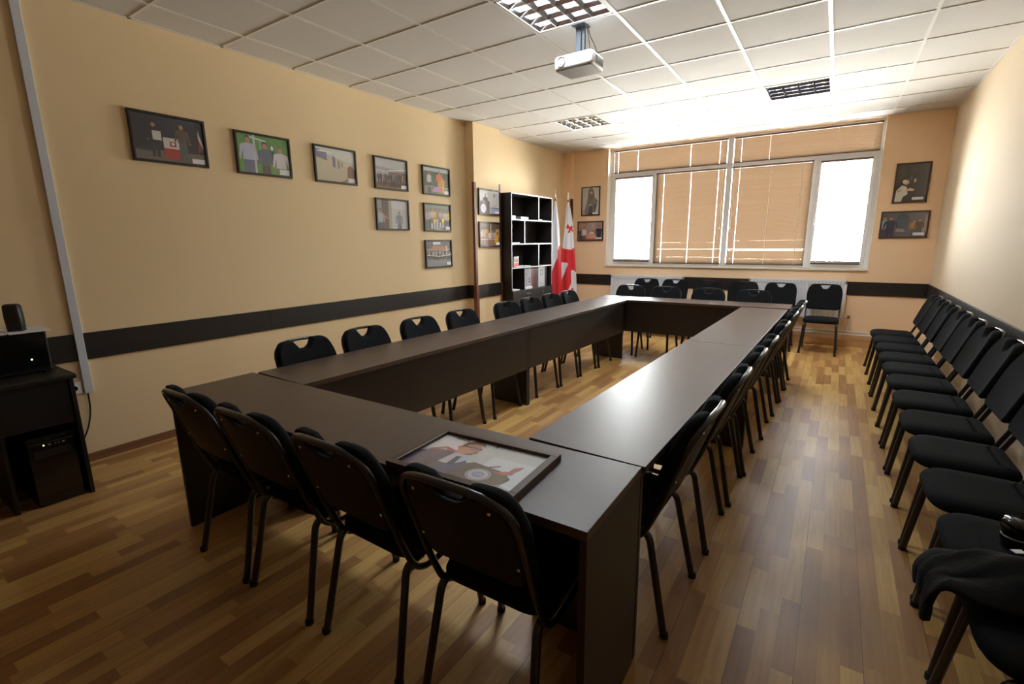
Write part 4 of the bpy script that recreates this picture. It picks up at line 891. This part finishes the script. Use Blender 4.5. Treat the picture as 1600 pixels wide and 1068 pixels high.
for yy, w_ in ((0.69, 0.012), (0.715, 0.005), (0.73, 0.005), (0.75, 0.012)): pt.box(PX, PX+0.001, yy-w_/2, yy+w_/2, 0.350, 0.357)
pt.build('port', M['projgrey'], pc)
MB().box(PX, PX+0.0015, 0.62, 0.78, 0.285, 0.325, 0.0005).build('drive_bay', M['black'], pc)
bx = empty('audio_unit', (0, 0, 0)); tag(bx, 'black boxy unit with a green light on the desk', 'electronics')
MB().box(0.09, 0.385, 0.40, 0.805, DT+0.008, 0.975, 0.006).build('case', M['black'], bx)
MB().box(0.385, 0.392, 0.41, 0.795, DT+0.02, 0.965, 0.003).build('front_plate', M['blackgloss'], bx)
MB().lathe([(0.0045, 0), (0.003, 0.003)], (0.392, 0.722, 0.818), (1, 0, 0), 10).build('power_light', M['led'], bx)
MB().lathe([(0.010, 0), (0.010, 0.008)], (0.13, 0.43, DT), (0, 0, 1), 10).lathe([(0.010, 0), (0.010, 0.008)], (0.36, 0.43, DT), (0, 0, 1), 10).lathe([(0.010, 0), (0.010, 0.008)], (0.13, 0.775, DT), (0, 0, 1), 10).lathe([(0.010, 0), (0.010, 0.008)], (0.36, 0.775, DT), (0, 0, 1), 10).build('foot', M['rubber'], bx)
ps = MB().box(0.16, 0.44, 0.645, 0.815, 0.9755, 0.981, 0.001); tag(ps.build('paper_sheet', M['paper']), 'thin white papers on top of the black unit, under the speaker', 'papers')
ps = MB().box(0.16, 0.42, 0.43, 0.640, 0.9755, 0.980, 0.001); tag(ps.build('paper_sheet', M['paper']), 'thin white papers on top of the black unit, at the photo edge', 'papers')
sp = empty('desk_speaker', (0.33, 0.70, 0.981), D(60)); tag(sp, 'small black speaker standing on the black unit', 'speaker')
so2 = round_outline([(-0.036, -0.03), (0.036, -0.03), (0.036, 0.03), (-0.036, 0.03)], 0.018, 4)
pad(so2, [(0.004, 0.0), (0.0, 0.004), (0.0, 0.012)], lambda x, y, h: (x, y, h)).build('foot', M['black'], sp)
pad(so2, [(0.004, 0.012), (0, 0.016), (-0.002, 0.08), (0.0, 0.138), (0.006, 0.147), (0.014, 0.150)], lambda x, y, h: (x-0.10*(h-0.012)*0.6, y+0.12*(h-0.012), h)).build('body', M['black'], sp)
cbm = MB(); random.seed(5)
for k in range(7):
    pts = [(random.uniform(0.15, 0.42), -0.2+0.06*k+random.uniform(-0.05, 0.05), 0.012) for _ in range(2)]
    p0 = pts[0]; p1 = pts[1]
    cbm.tube(fillet([p0, ((p0[0]+p1[0])/2+0.08, p0[1]+0.05, 0.012+0.05*k % 0.2+random.uniform(0, 0.16)), (p1[0]-0.05, p1[1]+0.1, 0.05+random.uniform(0, 0.1)), (p1[0], p1[1], 0.012)], 0.15, 6), 0.005, 7)
tag(cbm.build('cable_tangle', M['rubber']), 'tangle of black cables on the floor under the desk', 'cable', None, 'stuff')

# ------------------------------------------------------------------ jacket and camera lens on the last chairs
jk = MB(); NX, NY = 26, 40; vs = []; random.seed(11)
def fz(u, v): return 0.5*math.sin(9*u+3*v)+0.35*math.sin(17*v-5*u+1)+0.25*math.sin(23*u+13*v+2)
for j in range(NY+1):
    v = j/NY
    for i in range(NX+1):
        u = i/NX
        y = 1.625+0.24*u
        s = v*0.56                        # distance along the cloth, from the back of the seat forward and down
        ov = max(0, s-0.41)
        if s < 0.41: X = 4.93-s; Z = 0.496+0.075*math.sin(PI*min(1, s/0.42))*math.sin(PI*u)
        else: X = 4.52-0.065*math.sin(min(1, ov/0.10)*PI/2); Z = 0.496-max(0, ov-0.03)*0.9
        e = 0.018*fz(u, v)
        edge = min(u, 1-u)
        Z -= max(0, 0.12-edge)*0.12
        vs.append((X-0.4*abs(e), y+0.03*fz(v, u)*(v), Z+e*0.8))
fs = [(j*(NX+1)+i, j*(NX+1)+i+1, (j+1)*(NX+1)+i+1, (j+1)*(NX+1)+i) for j in range(NY) for i in range(NX)]
jk.add(vs, fs, None, True)
jo = jk.build('jacket', M['jacket']); tag(jo, 'black jacket thrown over the chair nearest the camera by the right wall', 'jacket')
tg = MB().box(-0.014, 0.014, -0.009, 0.009, 0, 0.002).xf(Matrix.Translation((4.63, 1.735, 0.603)) @ Matrix.Rotation(0.5, 4, 'Z')).build('care_tag', M['paper'], jo); tag(tg, 'small pale tag')
md = jo.modifiers.new('thickness', 'SOLIDIFY'); md.thickness = 0.018; md.offset = 0
ln = empty('camera_lens', (4.715, 2.065, 0.4565)); tag(ln, 'glossy black camera lens standing on a chair by the right wall', 'camera lens')
MB().lathe([(0.034, 0), (0.036, 0.004), (0.036, 0.02), (0.040, 0.024), (0.040, 0.058), (0.043, 0.062), (0.043, 0.088), (0.040, 0.092)], (0, 0, 0), (0, 0, 1), 28).build('barrel', M['blackgloss'], ln)
MB().lathe([(0.0405, 0), (0.0412, 0.001), (0.0412, 0.004), (0.0405, 0.005)], (0, 0, 0.038), (0, 0, 1), 28).build('metal_ring', M['screw'], ln)
MB().lathe([(0.040, 0.0), (0.038, 0.006), (0.001, 0.0065)], (0, 0, 0.092), (0, 0, 1), 28).build('lens_cap', M['blackgloss'], ln)
